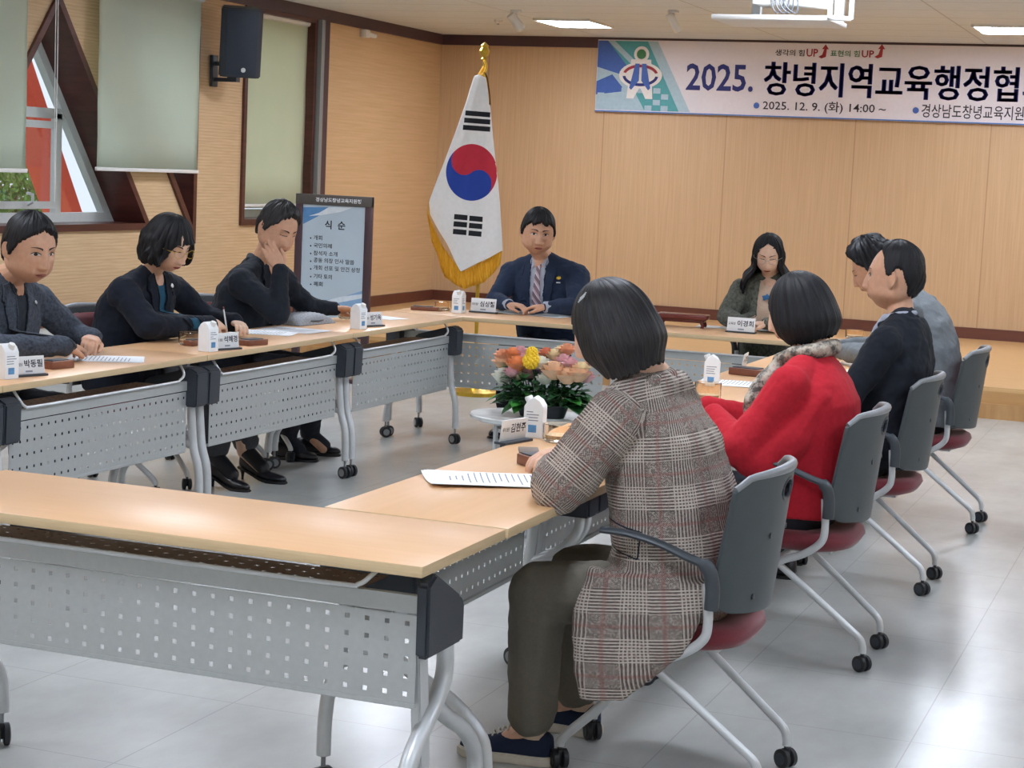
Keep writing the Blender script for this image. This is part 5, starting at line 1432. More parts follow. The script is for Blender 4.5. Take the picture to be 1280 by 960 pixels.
def shoe(person, heel, toe, mat, sole=None, h=.075, heelh=0, w=.042, top=None):
    heel, toe = Vector(heel), Vector(toe); d = toe-heel; L_ = Vector((d.x, d.y, 0)).length; ux = Vector((d.x, d.y, 0)).normalized(); uy = Vector((-ux.y, ux.x, 0)); z0 = heel.z
    secs = [(0, .6, h*.9), (.12, .85, h), (.30, .85, h*1.02), (.45, .82, h*.86), (.62, .95, h*.62), (.80, .97, h*.50), (.93, .70, h*.40), (1.0, .25, h*.22)]
    def build(zb, zt, gr):
        bm = NB(); rg = []
        for t, ww, hh in secs:
            c = Vector((heel.x, heel.y, 0))+ux*L_*t; lift = heelh*(1-smoothstep(t/.62)); r = []
            for a in [2*PI*k/16 for k in range(16)]:
                yy = math.cos(a)*w*ww*gr; zz = max(math.sin(a), -.4)
                zmid = zb(hh, lift); zr = zt(hh, lift)
                r.append(bm.verts.new(c+uy*yy+Vector((0, 0, z0+zmid+zr*(zz+.4)/1.4))))
            rg.append(r)
        for i in range(len(rg)-1):
            for k in range(16): bm.faces.new((rg[i][k], rg[i][(k+1) % 16], rg[i+1][(k+1) % 16], rg[i+1][k]))
        bm.faces.new(rg[0][::-1]); bm.faces.new(rg[-1]); return bm
    bm = build(lambda hh, l: .016+l, lambda hh, l: hh, 1)
    me = eval_mods(bm, [('SUBSURF', dict(levels=1, render_levels=1))]); me.name = 'shoe'; o = link('shoe', me, mat, person.root, 'all')
    bm = NB(); rg = []
    for t, ww, hh in secs:
        c = Vector((heel.x, heel.y, 0))+ux*L_*t*1.01; lift = heelh*(1-smoothstep(t/.62)); e = w*ww*1.10+.002
        rg.append([bm.verts.new(c+uy*a+Vector((0, 0, z0+b+lift))) for a, b in ((-e, 0), (e, 0), (e, .026 if sole else .012), (-e, .026 if sole else .012))])
    for i in range(len(rg)-1):
        for k in range(4): bm.faces.new((rg[i][k], rg[i][(k+1) % 4], rg[i+1][(k+1) % 4], rg[i+1][k]))
    bm.faces.new(rg[0][::-1]); bm.faces.new(rg[-1]); bmesh.ops.recalc_face_normals(bm, faces=bm.faces[:])
    bmesh.ops.bevel(bm, geom=[e for e in bm.edges if e.calc_face_angle(0) > .8], offset=.004, segments=2, affect='EDGES')
    mesh_obj('sole', bm, sole or mat, o)
    if heelh:
        bm = NB(); c = Vector((heel.x, heel.y, 0))+ux*.02; tube(bm, [c+Vector((0, 0, z0)), c+Vector((0, 0, z0+heelh*.5)), c+Vector((0, 0, z0+heelh+.01))], [.006, .008, .022], 10); mesh_obj('heel', bm, mat, o)
    return o
def laces(o, person, c, ux, n=4):
    bm = NB()
    uy = Vector((-ux.y, ux.x, 0))
    for k in range(n):
        p = c+ux*k*.014-Vector((0, 0, .007*k)); tube(bm, curve_pts([p-uy*.018, p+Vector((0, 0, .010)), p+uy*.018], 4), .0022, 6)
    mesh_obj('laces', bm, 'sole', o)

def ankle_cover(P, legs, mat, name='sock', r=.040):
    for an, toe in legs:
        an, toe = Vector(an), Vector(toe); bm = NB(); m_ = an+(toe-an)*.85
        capsule(bm, [an+Vector((0, 0, .16)), an, m_], [r*1.05, r, r*.85]); me = fuse(bm, .006, 3); me.name = name; link(name, me, mat, P.root, 'all')

def front_of(P, bvh, cy_, zt, zb, wt=.055, wb=.02, shirt='blue_shirt', lap='navy_suit', lapw=.05, tie=None, collar=None, curve_in=0):
    O, Rr, U = (1, 0, 0), (0, 1, 0), (0, 0, 1)
    sh = [(cy_-wt, zt), (cy_+wt, zt), (cy_+wt*.98, zt-.09), (cy_+wb, zb), (cy_-wb, zb), (cy_-wt*.98, zt-.09)]
    o = P.patch('shirt_front', sh, O, Rr, U, shirt, bvh, .003)
    if tie:
        P.patch('tie', [(cy_-.020, zt-.022), (cy_+.020, zt-.022), (cy_+.012, zt-.055), (cy_+.030, zb+.02), (cy_+.028, zb), (cy_-.028, zb), (cy_-.030, zb+.02), (cy_-.012, zt-.055)], O, Rr, U, tie, bvh, .009, th=.004)
    for s in (-1, 1):
        if collar:
            P.patch('shirt_collar', [(cy_+s*.012, zt-.018), (cy_+s*.050, zt+.022), (cy_+s*.060, zt-.010), (cy_+s*.040, zt-.060)][::s], O, Rr, U, collar, bvh, .010, th=.004)
        P.patch('lapel', [(cy_+s*wt*.92, zt+.01), (cy_+s*(wt+lapw*.8), zt-.005), (cy_+s*(wt+lapw*1.15), zt-.075), (cy_+s*(wt+lapw*.72), zt-.082), (cy_+s*(wt+lapw*.98), zt-.105), (cy_+s*(wb+.035), zb+.05), (cy_+s*wb*.9, zb), (cy_+s*wt*.96, zt-.09)][::s], O, Rr, U, lap, bvh, .009, th=.004)
def suit(P, mat, torso, arms, wrist_r=.036, sh_r=.072, neck=None, extra=(), bones=None, folds=(.07, .018), name='jacket', el_r=.054):
    parts = [('rings', torso)]
    for sh, el, wr in arms:
        sh, el, wr = Vector(sh), Vector(el), Vector(wr)
        parts.append(('limb', [sh, sh+(el-sh)*.5, el, el+(wr-el)*.55, wr], [sh_r, .062, el_r, .047, wrist_r]))
        tc = Vector((torso[-1][0], torso[-1][1], torso[-1][2])); parts.append(('limb', [tc, sh], [.055, sh_r*.92]))
    parts += list(extra)
    o = P.garment(name, mat, parts, folds=folds, bones=bones)
    return o, P.last
def cuffs(P, arms, mat, r=.033):
    for sh, el, wr in arms:
        el, wr = Vector(el), Vector(wr); d = (wr-el).normalized(); bm = NB(); tube(bm, [wr-d*.03, wr+d*.022, wr+d*.020, wr-d*.03], [r, r*.98, r*.90, r*.9], 20, False); mesh_obj('shirt_cuff', bm, mat, P.root, 'all')
def trousers(P, mat, pelvis, legs, r=(.10, .082, .064, .058)):
    parts = [('ell', pelvis, (.13, .17, .085))]
    for hp, kn, an in legs: 
        kn, an = Vector(kn), Vector(an); parts.append(('limb', [pelvis, hp, kn, kn+(an-kn)*.5, an], [r[0], r[0], r[1], r[2], r[3]]))
    P.garment('trousers', mat, parts, voxel=.008, folds=(.09, .02))
def arms3(A): return [tuple(Vector(q) for q in a) for a in A]
MEN_LINE = [(0, .072), (25, .070), (40, .060), (52, .040), (62, .030), (74, .012), (84, -.022), (92, -.012), (98, .020), (108, .024), (118, -.01), (135, -.055), (180, -.068)]

# ---- woman in the checked coat
P = Person('woman with a chin length black bob in a checked wool coat, seen from behind', (-1.22, 4.58), PI, 'skin_a', (.225, .07, 1.160), yaw=2, pitch=22, hs=.99, fem=1)
A = arms3([((.165, .185, .935), (.285, .250, .765), (.385, -.005, .772)), ((.165, -.185, .935), (.33, -.27, .775), (.44, -.26, .775))])
P.build_body((.12, .02, 1.035), (.09, 0, .85), (.02, 0, .52), A, [((.02, .09, .50), (.36, .15, .47), (.365, .13, .10), (.45, .135, .04)), ((.02, -.09, .50), (.34, -.12, .485), (.35, -.17, .10), (.43, -.18, .04))],
    [dict(wrist=(.385, -.005, .772), fwd=(.32, -1, .04), back=(.0, -.1, 1), side=1, curl=[.5, .6, .7, .8], s=.95), dict(wrist=(.44, -.26, .775), fwd=(.5, .8, -.1), back=(0, 0, 1), side=-1, curl=.6, s=.95)])
P.face('down', lips='lip')
def bob(rb, rf, side, low=0, tuck=.02):
    def f(th, z):
        c = math.cos(th); rx = (rf if c > 0 else rb); k = smoothstep((-z-.06)/.07)
        fl = .012*math.exp(-((z+.045)/.05)**2)
        return (rx+fl-tuck*k, side+fl-tuck*k*.7, -.004)
    return f
P.hair_long([(0, .050), (25, .040), (42, .0), (52, -.07), (62, -.125), (100, -.135), (180, -.125)], bob(.118, .104, .098), 'hair_grey', topz=.132, wave=.0026, seed=3)
bm = NB(); 
for k in range(3): tube(bm, [(.010+.004*k, .078, .104-.004*k), (.030+.004*k, .084, .094-.004*k)], .0016, 6)
bm.transform(P.HM); mesh_obj('hair_clip', bm, 'silver', P.root)
tor = [(.05, 0, .44, .175, .215, 0), (.035, 0, .52, .18, .235, 0), (.03, 0, .62, .165, .225, 8), (.055, 0, .74, .155, .215, 12), (.09, 0, .85, .145, .215, 16), (.125, 0, .935, .115, .185, 20), (.135, .01, .99, .085, .125, 22), (.14, .015, 1.03, .062, .075, 22)]
side = lambda s: ('rings', [(.04, s*.20, .56, .17, .045, 0), (.065, s*.222, .46, .165, .040, 0), (.085, s*.238, .38, .145, .034, 0), (.115, s*.25, .30, .105, .028, 4), (.135, s*.256, .235, .06, .022, 6)])
bones = [((.02, 0, .22), (.09, 0, .86), .21, (-1, 0, 0)), ((.09, 0, .86), (.14, 0, 1.05), .18, (-1, 0, 0)), (A[0][0], A[0][1], .075, (0, 1, 0)), (A[0][1], A[0][2], .065, (0, 0, 1)), (A[1][0], A[1][1], .075, (0, -1, 0)), (A[1][1], A[1][2], .065, (0, 0, 1))]
co, cb = suit(P, 'plaid', tor, A, .041, .080, extra=[side(1), side(-1), ('limb', [(.088, .05, 1.012), (.080, -.035, 1.005), (.072, -.11, .955)], [.046, .048, .050]), ('limb', [A[0][0], A[0][1], A[0][1]+(A[0][2]-A[0][1])*.85], [.082, .070, .048])], bones=bones, folds=(.10, .022), name='coat', el_r=.062)
P.garment('coat_collar', 'plaid', [('limb', [(.075, .02, 1.045), (.10, .085, 1.03), (.16, .09, 1.0), (.215, .06, .955)], [.020, .022, .022, .018]), ('limb', [(.075, .02, 1.045), (.10, -.06, 1.03), (.16, -.075, 1.0), (.215, -.05, .955)], [.020, .022, .022, .018])], voxel=.005, smooth=3, folds=None, bones=[((.10, -.1, 1.03), (.10, .12, 1.03), .03, (0, 0, 1))])
P.patch('pocket_edge', [(-.104, .024), (.064, .004), (.059, -.070), (-.104, -.055)], (.13, .6, .665), (-1, 0, 0), (0, 0, 1), 'dark_shirt', cb, .003, th=.003)
fl_ = P.patch('pocket_flap', [(-.10, .02), (.06, 0), (.055, -.065), (-.10, -.05)], (.13, .6, .665), (-1, 0, 0), (0, 0, 1), 'plaid', cb, .006, th=.004)
bone_uv(fl_.data, [((.02, 0, .22), (.09, 0, .86), .21, (-1, 0, 0))])
trousers(P, 'olive', (.03, 0, .50), [((.05, .095, .49), (.36, .15, .462), (.368, .135, .135)), ((.05, -.095, .49), (.345, -.12, .462), (.35, -.165, .135))], (.092, .080, .072, .066))
for (h, t_) in (((.305, .12, 0), (.565, .145, 0)), ((.275, -.175, 0), (.535, -.19, 0))):
    o = shoe(P, h, t_, 'shoe_navy', 'sole', .075, 0, .044); ux = (Vector(t_)-Vector(h)).normalized(); laces(o, P, Vector(h)+ux*.125+Vector((0, 0, .084)), ux)
    bm = NB(); c = Vector(h)+ux*.06; tube(bm, [c+Vector((0, 0, .07)), c+Vector((-.003, 0, .145))], [.036, .034], 16); mesh_obj('sock', bm, 'sock', P.root)

# ---- woman in red
P = Person('woman with short glossy black bob in a red wool jacket and patterned scarf', (-1.215, 5.99), PI, 'skin_c', (.065, -.03, 1.135), yaw=-4, pitch=16, hs=1.02, fem=1)
A = arms3([((.035, .18, .905), (.165, .245, .70), (.30, .10, .775)), ((.035, -.185, .90), (.17, -.25, .72), (.38, -.12, .775))])
P.build_body((.005, -.02, 1.005), (-.01, -.01, .83), (.0, 0, .52), A, [((.02, .09, .49), (.36, .12, .47), (.33, .12, .12), (.42, .12, .04)), ((.02, -.09, .49), (.36, -.12, .47), (.36, -.14, .12), (.45, -.14, .04))],
    [dict(wrist=(.30, .10, .775), fwd=(.8, -.6, -.1), back=(0, 0, 1), side=1, curl=.6, s=.92), dict(wrist=(.38, -.12, .775), fwd=(.9, .4, -.1), back=(0, 0, 1), side=-1, curl=.6, s=.92)])
P.face('down', lips='lip_red')
P.hair_long([(0, .045), (25, .035), (42, .0), (52, -.07), (60, -.105), (100, -.112), (180, -.10)], bob(.112, .102, .096, tuck=.030), 'hair_black', topz=.128, wave=.0018, seed=8)
tor = [(.01, 0, .475, .165, .20, 0), (.0, 0, .54, .165, .205, 0), (-.012, 0, .64, .150, .205, 3), (-.02, 0, .74, .145, .205, 6), (-.015, 0, .83, .14, .205, 8), (-.005, 0, .90, .115, .185, 10), (.0, -.01, .955, .080, .13, 12), (.002, -.015, .985, .058, .085, 12)]
suit(P, 'red_wool', tor, A, .040, name='jacket', sh_r=.068, folds=(.2, .014), extra=[('limb', [(-.05, .15, .86), (.02, .19, .74), (.10, .22, .66)], [.05, .072, .075]), ('limb', [(-.05, -.15, .86), (.02, -.19, .74), (.10, -.21, .66)], [.05, .068, .06]), ('limb', [(.13, .23, .67), (.24, .17, .73)], [.068, .055])], el_r=.070)
P.garment('scarf', 'scarf', [('limb', [(.045, .075, 1.0), (-.02, .072, 1.012), (-.062, .0, 1.025), (-.03, -.09, 1.01), (.05, -.085, .99), (.105, -.03, .965), (.10, .04, .97), (.045, .075, 1.0)], [.026, .027, .028, .028, .026, .028, .028, .026]), ('limb', [(.10, .03, .96), (.145, .10, .90), (.165, .135, .84), (.17, .14, .78)], [.026, .028, .030, .022])], voxel=.005, smooth=2, folds=(.03, .008), fine=None)
trousers(P, 'dark_trouser', (.01, 0, .49), [((.03, .09, .485), (.35, .12, .475), (.33, .13, .12)), ((.03, -.09, .485), (.35, -.12, .475), (.36, -.14, .12))])
shoe(P, (.27, .12, 0), (.51, .13, 0), 'shoe_black', None, .07, .03); shoe(P, (.30, -.14, 0), (.54, -.15, 0), 'shoe_black', None, .07, .03)
ankle_cover(P, [((.33, .12, .14), (.43, .12, .06)), ((.36, -.14, .14), (.46, -.14, .06))], 'shoe_black', 'boot_shaft')

# ---- man in the black jacket, right row
P = Person('man in a black jacket seen in profile, short black hair, leaning back', (-1.21, 7.23), PI, 'skin_b', (-.034, -.05, 1.200), yaw=-3, pitch=-3, hs=1.10)
A = arms3([((-.050, .19, .955), (.075, .245, .735), (.335, .13, .775)), ((-.045, -.195, .935), (.07, -.25, .74), (.34, -.10, .775))])
P.build_body((-.075, -.02, 1.04), (-.07, 0, .85), (.0, 0, .53), A, [((.02, .09, .49), (.38, .14, .48), (.30, .14, .12), (.40, .14, .04)), ((.02, -.09, .49), (.38, -.14, .48), (.33, -.14, .12), (.43, -.14, .04))],
    [dict(wrist=(.335, .13, .775), fwd=(.75, -.65, -.08), back=(0, 0, 1), side=1, curl=.5), dict(wrist=(.34, -.10, .775), fwd=(.9, .3, -.05), back=(0, 0, 1), side=-1, curl=.6)])
P.face('open')
P.hair_cap([(0, .100), (25, .096), (42, .088), (56, .078), (66, .060), (74, .030), (80, .004), (92, .004), (98, .030), (112, .026), (122, -.012), (137, -.055), (180, -.068)], T=.007, top=.018, mat='hair_black', seed=2)
tor = [(-.0, 0, .47, .155, .195, 0), (-.01, 0, .54, .155, .20, 0), (-.045, 0, .66, .140, .195, -4), (-.065, 0, .78, .138, .205, 0), (-.072, 0, .87, .138, .21, 4), (-.078, 0, .95, .118, .195, 6), (-.085, -.01, 1.01, .092, .145, 8), (-.085, -.015, 1.045, .070, .09, 8)]
o, b = suit(P, 'black_jacket', tor, A)
P.garment('shirt_collar', 'blue_shirt', [('limb', [(-.02, .050, 1.05), (-.075, .058, 1.065), (-.125, .0, 1.07), (-.075, -.09, 1.06), (-.02, -.08, 1.04)], [.012]*5), ('limb', [(-.02, .050, 1.05), (.01, .02, 1.0), (.03, -.0, .95)], [.014, .018, .018])], voxel=.004, smooth=2, folds=None, fine=None)
P.garment('jacket_collar', 'black_jacket', [('limb', [(-.01, .072, 1.02), (-.075, .075, 1.045), (-.132, .0, 1.05), (-.075, -.10, 1.04), (-.01, -.09, 1.02)], [.014, .016, .016, .016, .014])], voxel=.004, smooth=2, folds=None, fine=None)
cuffs(P, A, 'blue_shirt')
trousers(P, 'dark_trouser', (.01, 0, .50), [((.03, .09, .49), (.37, .14, .48), (.30, .14, .12)), ((.03, -.09, .49), (.37, -.14, .48), (.33, -.14, .12))])
shoe(P, (.24, .14, 0), (.51, .15, 0), 'shoe_black'); shoe(P, (.27, -.14, 0), (.54, -.15, 0), 'shoe_black')
ankle_cover(P, [((.30, .14, .12), (.40, .14, .045)), ((.33, -.14, .12), (.43, -.14, .045))], 'dark_trouser')

# ---- man in grey at the far end of the right row
P = Person('man in a plain grey jacket bending forward, half hidden behind the man in black', (-1.20, 8.66), PI, 'skin_b', (.325, -.14, 1.165), yaw=4, pitch=26, hs=1.03)
A = arms3([((.12, .10, .975), (.26, .20, .785), (.46, .02, .775)), ((.10, -.33, .975), (.26, -.38, .785), (.47, -.25, .775))])
P.build_body((.19, -.12, 1.06), (.10, -.09, .87), (.0, 0, .53), A, [((.02, .09, .49), (.38, .12, .48), (.30, .12, .12), (.40, .12, .04)), ((.02, -.09, .49), (.38, -.14, .48), (.33, -.14, .12), (.43, -.14, .04))],
    [dict(wrist=(.46, .02, .775), fwd=(.7, -.7, -.08), back=(0, 0, 1), side=1, curl=.5), dict(wrist=(.47, -.25, .775), fwd=(.8, .5, -.05), back=(0, 0, 1), side=-1, curl=.6)])
P.face('down')
P.hair_cap(MEN_LINE, T=.018, top=.034, mat='hair_black', wave=.013, seed=5)
tor = [(.0, 0, .47, .155, .19, 0), (-.0, 0, .55, .155, .195, 0), (.005, -.02, .68, .145, .19, 8), (.03, -.05, .80, .14, .20, 16), (.065, -.09, .90, .13, .205, 24), (.11, -.11, .98, .105, .18, 30), (.145, -.12, 1.03, .08, .12, 32), (.16, -.12, 1.055, .06, .08, 32)]
suit(P, 'grey_jacket', tor, A)
trousers(P, 'dark_trouser', (.01, 0, .50), [((.03, .09, .49), (.37, .12, .48), (.30, .12, .12)), ((.03, -.09, .49), (.37, -.14, .48), (.33, -.14, .12))])
shoe(P, (.24, .12, 0), (.51, .13, 0), 'shoe_black'); shoe(P, (.27, -.14, 0), (.54, -.15, 0), 'shoe_black')

# ---- man in the navy suit at the back row
P = Person('man in a navy suit and striped tie at the back row beside the flag', (-3.70, 10.42), -PI/2, 'skin_b', (.255, -.035, 1.195), yaw=27, pitch=6, roll=-3, hs=1.10)
A = arms3([((.12, .175, .945), (.28, .235, .785), (.40, .10, .775)), ((.12, -.235, .940), (.28, -.275, .785), (.40, -.15, .775))])
P.build_body((.155, -.035, 1.05), (.11, -.03, .85), (.0, 0, .53), A, [((.02, .09, .49), (.40, .14, .48), (.36, .14, .12), (.46, .14, .04)), ((.02, -.09, .49), (.40, -.14, .48), (.36, -.14, .12), (.46, -.14, .04))],
    [dict(wrist=(.40, .10, .775), fwd=(.15, -1, -.06), back=(0, 0, 1), side=1, curl=.5), dict(wrist=(.40, -.15, .775), fwd=(.15, 1, -.06), back=(0, 0, 1), side=-1, curl=.6)])
P.face('open', brow=1.3)
P.hair_cap([(0, .058), (18, .046), (30, .040), (40, .052), (52, .042), (62, .030), (74, .005), (84, -.02), (92, -.012), (98, .020), (110, .022), (120, -.012), (135, -.055), (180, -.065)], T=.010, top=.018, mat='hair_black', wave=.003, seed=4, kx=20)
tor = [(.02, 0, .47, .16, .20, 0), (.02, 0, .55, .16, .21, 0), (.04, -.01, .67, .155, .215, 6), (.075, -.02, .79, .150, .225, 10), (.095, -.03, .88, .14, .22, 14), (.12, -.03, .955, .11, .20, 18), (.14, -.035, 1.005, .082, .14, 20), (.145, -.035, 1.04, .066, .09, 20)]
o, b = suit(P, 'navy_suit', tor, A, sh_r=.076)
front_of(P, b, -.035, 1.035, .74, .052, .045, 'blue_shirt', 'navy_suit', .055, 'tie', 'blue_shirt')
cuffs(P, A, 'blue_shirt')
P.patch('lapel_badge', disc((.095, .935), .013, .013, 14), (1, 0, 0), (0, 1, 0), (0, 0, 1), 'gold', b, .016)
P.patch('lapel_badge', [(.08, .905), (.108, .905), (.108, .912), (.08, .912)], (1, 0, 0), (0, 1, 0), (0, 0, 1), 'silver', b, .014)
trousers(P, 'dark_trouser', (.01, 0, .50), [((.03, .09, .49), (.39, .14, .48), (.36, .14, .12)), ((.03, -.09, .49), (.39, -.14, .48), (.36, -.14, .12))])
shoe(P, (.30, .14, 0), (.57, .15, 0), 'shoe_black'); shoe(P, (.30, -.14, 0), (.57, -.15, 0), 'shoe_black')

# ---- long haired woman at the back row
P = Person('long haired woman in glasses reading at the back row, dark jacket over beige knit', (-2.36, 10.42), -PI/2, 'skin_c', (.235, .0, 1.148), yaw=10, pitch=20, hs=.95, fem=1)
A = arms3([((.14, .165, .935), (.28, .215, .785), (.43, .06, .775)), ((.14, -.165, .935), (.28, -.215, .785), (.44, -.09, .775))])
P.build_body((.15, 0, 1.025), (.12, 0, .84), (.0, 0, .52), A, [((.02, .08, .48), (.38, .10, .47), (.34, .10, .12), (.43, .10, .04)), ((.02, -.08, .48), (.38, -.10, .47), (.34, -.10, .12), (.43, -.10, .04))],
    [dict(wrist=(.43, .06, .775), fwd=(.5, -.8, -.08), back=(0, 0, 1), side=1, curl=.5, s=.9), dict(wrist=(.44, -.09, .775), fwd=(.5, .8, -.08), back=(0, 0, 1), side=-1, curl=.6, s=.9)])
P.face('down', lips='lip_red', glasses='hub')
def longr(th, z):
    c = math.cos(th); k = smoothstep((-z-.05)/.12)
    return (.102+.02*k if c < 0 else .100+.030*k, .092+.062*k, -.004)
P.hair_long([(0, .092), (14, .085), (30, .068), (43, .030), (52, -.10), (60, -.235), (100, -.26), (180, -.22)], longr, 'hair_black', topz=.131, wave=.004, seed=2, curl=.012)
tor = [(.02, 0, .47, .145, .175, 0), (.02, 0, .55, .145, .18, 0), (.05, 0, .68, .135, .175, 6), (.085, 0, .79, .13, .18, 12), (.105, 0, .87, .12, .185, 14), (.13, 0, .94, .095, .165, 16), (.14, 0, .985, .068, .11, 18), (.145, 0, 1.01, .052, .07, 18)]
o, b = suit(P, 'dark_grey_jkt', tor, A, sh_r=.064)
front_of(P, b, .0, 1.0, .74, .05, .06, 'beige_knit', 'dark_grey_jkt', .035)
P.patch('brooch', [(.006, .93), (.018, .918), (.042, .915), (.022, .902), (.028, .882), (.008, .895), (-.012, .882), (-.006, .902), (-.026, .915), (-.004, .918)], (1, 0, 0), (0, 1, 0), (0, 0, 1), plain('brooch_blue', '#2f6fa8', .3), b, .014)
trousers(P, 'dark_trouser', (.01, 0, .49), [((.03, .08, .48), (.37, .10, .47), (.34, .10, .12)), ((.03, -.08, .48), (.37, -.10, .47), (.34, -.10, .12))], (.085, .07, .058, .05))
shoe(P, (.29, .10, 0), (.52, .11, 0), 'shoe_black'); shoe(P, (.29, -.10, 0), (.52, -.11, 0), 'shoe_black')

# ---- man in grey heather jacket, left row
P = Person('man in a grey heather jacket clasping his hands on papers at the left edge', (-4.70, 6.20), 0, 'skin_b', (.315, -.075, 1.155), yaw=-20, pitch=10, hs=1.13)
A = arms3([((.16, .195, .925), (.28, .31, .785), (.385, .27, .785)), ((.17, -.235, .925), (.33, -.33, .785), (.50, -.10, .785))])
P.build_body((.19, -.045, 1.035), (.13, -.02, .85), (.0, 0, .53), A, [((.02, .09, .49), (.38, .14, .48), (.34, .14, .12), (.44, .14, .04)), ((.02, -.09, .49), (.38, -.14, .48), (.34, -.14, .12), (.44, -.14, .04))],
    [dict(wrist=(.385, .27, .785), fwd=(.45, -.85, -.05), back=(.2, .1, 1), side=1, curl=[.9, 1.0, 1.0, 1.1], s=1.02), dict(wrist=(.50, -.10, .785), fwd=(-.15, 1, -.08), back=(.25, 0, 1), side=-1, curl=[.35, .5, .6, .7], s=1.05)])
P.face('open', brow=1.2)
P.hair_cap([(0, .078), (20, .066), (36, .060), (48, .045), (62, .030), (74, .006), (84, -.022), (92, -.012), (98, .020), (110, .022), (120, -.012), (135, -.055), (180, -.065)], T=.010, top=.018, mat='hair_black', wave=.003, seed=9)
tor = [(.02, 0, .47, .16, .20, 0), (.02, 0, .55, .16, .205, 0), (.05, 0, .67, .15, .21, 8), (.09, -.01, .78, .145, .215, 14), (.12, -.02, .87, .135, .22, 18), (.155, -.03, .945, .108, .195, 22), (.175, -.04, .99, .080, .135, 24), (.18, -.045, 1.02, .066, .088, 24)]
o, b = suit(P, 'grey_heather', tor, A, .040, .076)
front_of(P, b, -.04, 1.02, .76, .045, .03, 'dark_shirt', 'grey_heather', .055, None, 'dark_shirt')
P.patch('lapel_badge', disc((.045, .935), .010, .010, 8), (1, 0, 0), (0, 1, 0), (0, 0, 1), 'silver', b, .018)
trousers(P, 'dark_trouser', (.01, 0, .50), [((.03, .09, .49), (.37, .14, .48), (.34, .14, .12)), ((.03, -.09, .49), (.37, -.14, .48), (.34, -.14, .12))])
shoe(P, (.28, .14, 0), (.55, .15, 0), 'shoe_black'); shoe(P, (.28, -.14, 0), (.55, -.15, 0), 'shoe_black')

# ---- woman in the black coat, left row
P = Person('woman with short curly black hair in a black coat over teal, writing', (-4.70, 7.28), 0, 'skin_c', (.285, -.07, 1.15), yaw=-14, pitch=20, hs=1.04, fem=1)
A = arms3([((.14, .20, .925), (.25, .34, .785), (.42, .30, .785)), ((.14, -.205, .925), (.295, -.24, .79), (.405, .095, .785))])
P.build_body((.17, -.03, 1.025), (.11, 0, .84), (.0, 0, .52), A, [((.02, .10, .49), (.38, .17, .475), (.355, .27, .14), (.44, .27, .06)), ((.02, .15, .49), (.40, .35, .475), (.37, .52, .14), (.46, .52, .06))],
    [dict(wrist=(.42, .30, .785), fwd=(.7, -.6, -.05), back=(.1, 0, 1), side=1, curl=.6, s=.9), dict(wrist=(.405, .095, .785), fwd=(.15, 1, -.02), back=(.5, -.2, .9), side=-1, curl=[1.0, 1.1, 1.2, 1.3], s=.95, thumb=1.0)])
P.face('down', lips='lip_red', glasses='gold')
P.hair_long([(0, .040), (25, .030), (40, .002), (50, -.055), (60, -.085), (100, -.095), (140, -.11), (180, -.115)], bob(.118, .104, .096, tuck=.018), 'hair_black', topz=.138, wave=.006, seed=6, curl=.020)
tor = [(.02, 0, .47, .165, .205, 0), (.01, 0, .55, .165, .21, 0), (.03, 0, .67, .155, .21, 6), (.065, 0, .78, .15, .215, 10), (.09, -.01, .87, .14, .215, 14), (.125, -.02, .94, .11, .19, 18), (.145, -.025, .985, .08, .13, 20), (.155, -.03, 1.01, .062, .085, 20)]
o, b = suit(P, 'black_coat', tor, A, .044, .078, el_r=.062, folds=(.09, .022))
front_of(P, b, -.03, 1.01, .77, .042, .028, 'teal_top', 'black_coat', .05)
P.patch('brooch', disc((.045, .955), .012, .012, 12), (1, 0, 0), (0, 1, 0), (0, 0, 1), 'silver', b, .018)
trousers(P, 'charcoal_trouser', (.01, .05, .49), [((.04, .12, .485), (.37, .19, .475), (.355, .275, .20)), ((.04, .16, .485), (.39, .36, .475), (.37, .53, .20))], (.09, .080, .072, .068))
for (h, t_) in (((.325, .275, 0), (.56, .24, 0)), ((.34, .53, 0), (.60, .53, 0))):
    shoe(P, h, t_, 'shoe_black', None, .06, .055, .034)
    pass
ankle_cover(P, [((.355, .27, .15), (.47, .26, .055)), ((.37, .525, .15), (.49, .525, .055))], 'shoe_black', 'boot_shaft', .041)
hw = Vector((.40, .205, .80)); w_ = P.root.matrix_basis
t = thing('pen', 'light pen held in the hand of the woman in the black coat', 'pen', (-4.70+.44, 7.28+.20, .735))
bm = NB(); tube(bm, [(0, 0, 0), (-.012, .02, .018), (-.06, .065, .115)], [.001, .004, .004], 10); mesh_obj('barrel', bm, 'white_plastic', t)
bm = NB(); tube(bm, [(-.057, .062, .109), (-.063, .068, .121)], .0046, 10); mesh_obj('cap', bm, 'rosewood', t)

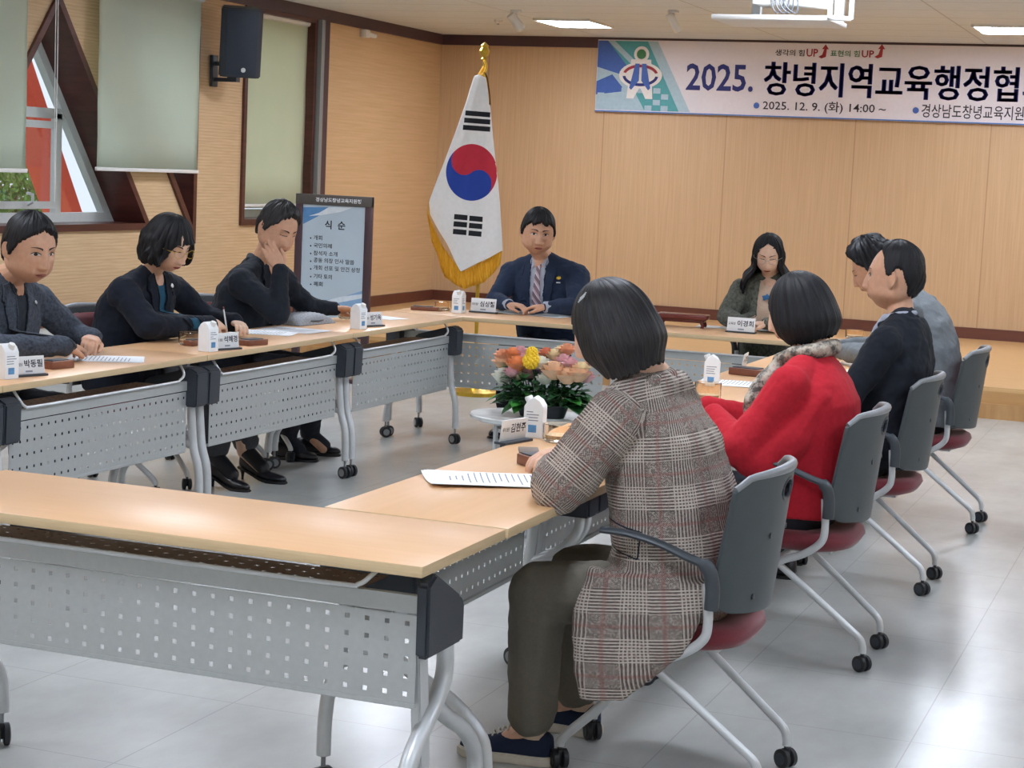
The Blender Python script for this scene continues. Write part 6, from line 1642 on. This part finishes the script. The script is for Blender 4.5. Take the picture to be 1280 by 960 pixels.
# ---- man resting his cheek on his hand
P = Person('man in a dark jacket resting his cheek on his hand at the left row', (-4.68, 8.27), 0, 'skin_b', (.265, -.04, 1.205), yaw=-22, pitch=20, roll=-4, hs=1.08)
A = arms3([((.15, .205, .935), (.235, .385, .785), (.345, .455, .785)), ((.16, -.205, .935), (.355, -.185, .80), (.345, -.150, 1.005))])
P.build_body((.175, -.02, 1.045), (.11, 0, .86), (.0, 0, .53), A, [((.02, .09, .49), (.38, .24, .48), (.25, .40, .12), (.34, .40, .04)), ((.02, -.09, .49), (.38, .05, .48), (.22, .20, .12), (.31, .20, .04))],
    [dict(wrist=(.345, .455, .785), fwd=(.9, .35, .0), back=(-.2, .2, 1), side=1, curl=[.5, .6, .7, .8]), dict(wrist=(.345, -.150, 1.005), fwd=(-.62, .05, 1), back=(.45, -.9, .25), side=-1, curl=[.15, .15, .2, .25], s=1.05, thumb=.2)])
P.face('down', brow=1.2)
P.hair_cap([(0, .082), (22, .072), (38, .068), (48, .045), (60, .032), (72, .010), (82, -.015), (92, -.010), (98, .022), (110, .022), (120, -.012), (135, -.055), (180, -.065)], T=.010, top=.021, mat='hair_grey', wave=.005, seed=12)
tor = [(.01, 0, .47, .16, .20, 0), (.01, 0, .55, .16, .205, 0), (.035, 0, .67, .15, .205, 8), (.07, 0, .79, .145, .215, 12), (.10, 0, .88, .135, .215, 16), (.135, -.005, .955, .108, .19, 20), (.155, -.01, 1.0, .080, .13, 22), (.16, -.015, 1.03, .064, .085, 22)]
o, b = suit(P, 'black_jacket', tor, A, .040, .076, el_r=.062, folds=(.08, .024))
front_of(P, b, -.015, 1.025, .78, .040, .02, 'dark_shirt', 'black_jacket', .05)
P.garment('jacket_collar', 'black_jacket', [('limb', [(.20, -.088, 1.02), (.13, -.085, 1.045), (.09, -.0, 1.06), (.13, .06, 1.045), (.20, .05, 1.02)], [.014, .016, .016, .016, .014])], voxel=.004, smooth=2, folds=None, fine=None)
trousers(P, 'dark_trouser', (.01, .02, .50), [((.03, .10, .49), (.37, .24, .48), (.25, .41, .13)), ((.03, -.05, .49), (.37, .06, .48), (.22, .21, .13))])
shoe(P, (.16, .42, 0), (.41, .47, 0), 'shoe_black'); shoe(P, (.14, .20, 0), (.40, .22, 0), 'shoe_black')
ankle_cover(P, [((.25, .40, .12), (.35, .43, .045)), ((.22, .20, .12), (.32, .205, .045))], 'dark_trouser')
# ------------------------------------------------------------------ light and view
wd = bpy.data.worlds.new('World'); SC.world = wd; wd.use_nodes = True
wd.node_tree.nodes['Background'].inputs[0].default_value = (.78, .88, 1, 1); wd.node_tree.nodes['Background'].inputs[1].default_value = .65
SC.view_settings.view_transform = 'Standard'; SC.view_settings.look = 'None'; SC.view_settings.gamma = 1; SC.view_settings.use_curve_mapping = False
SC.view_settings.exposure = 0.9
SC.cycles.use_denoising = True
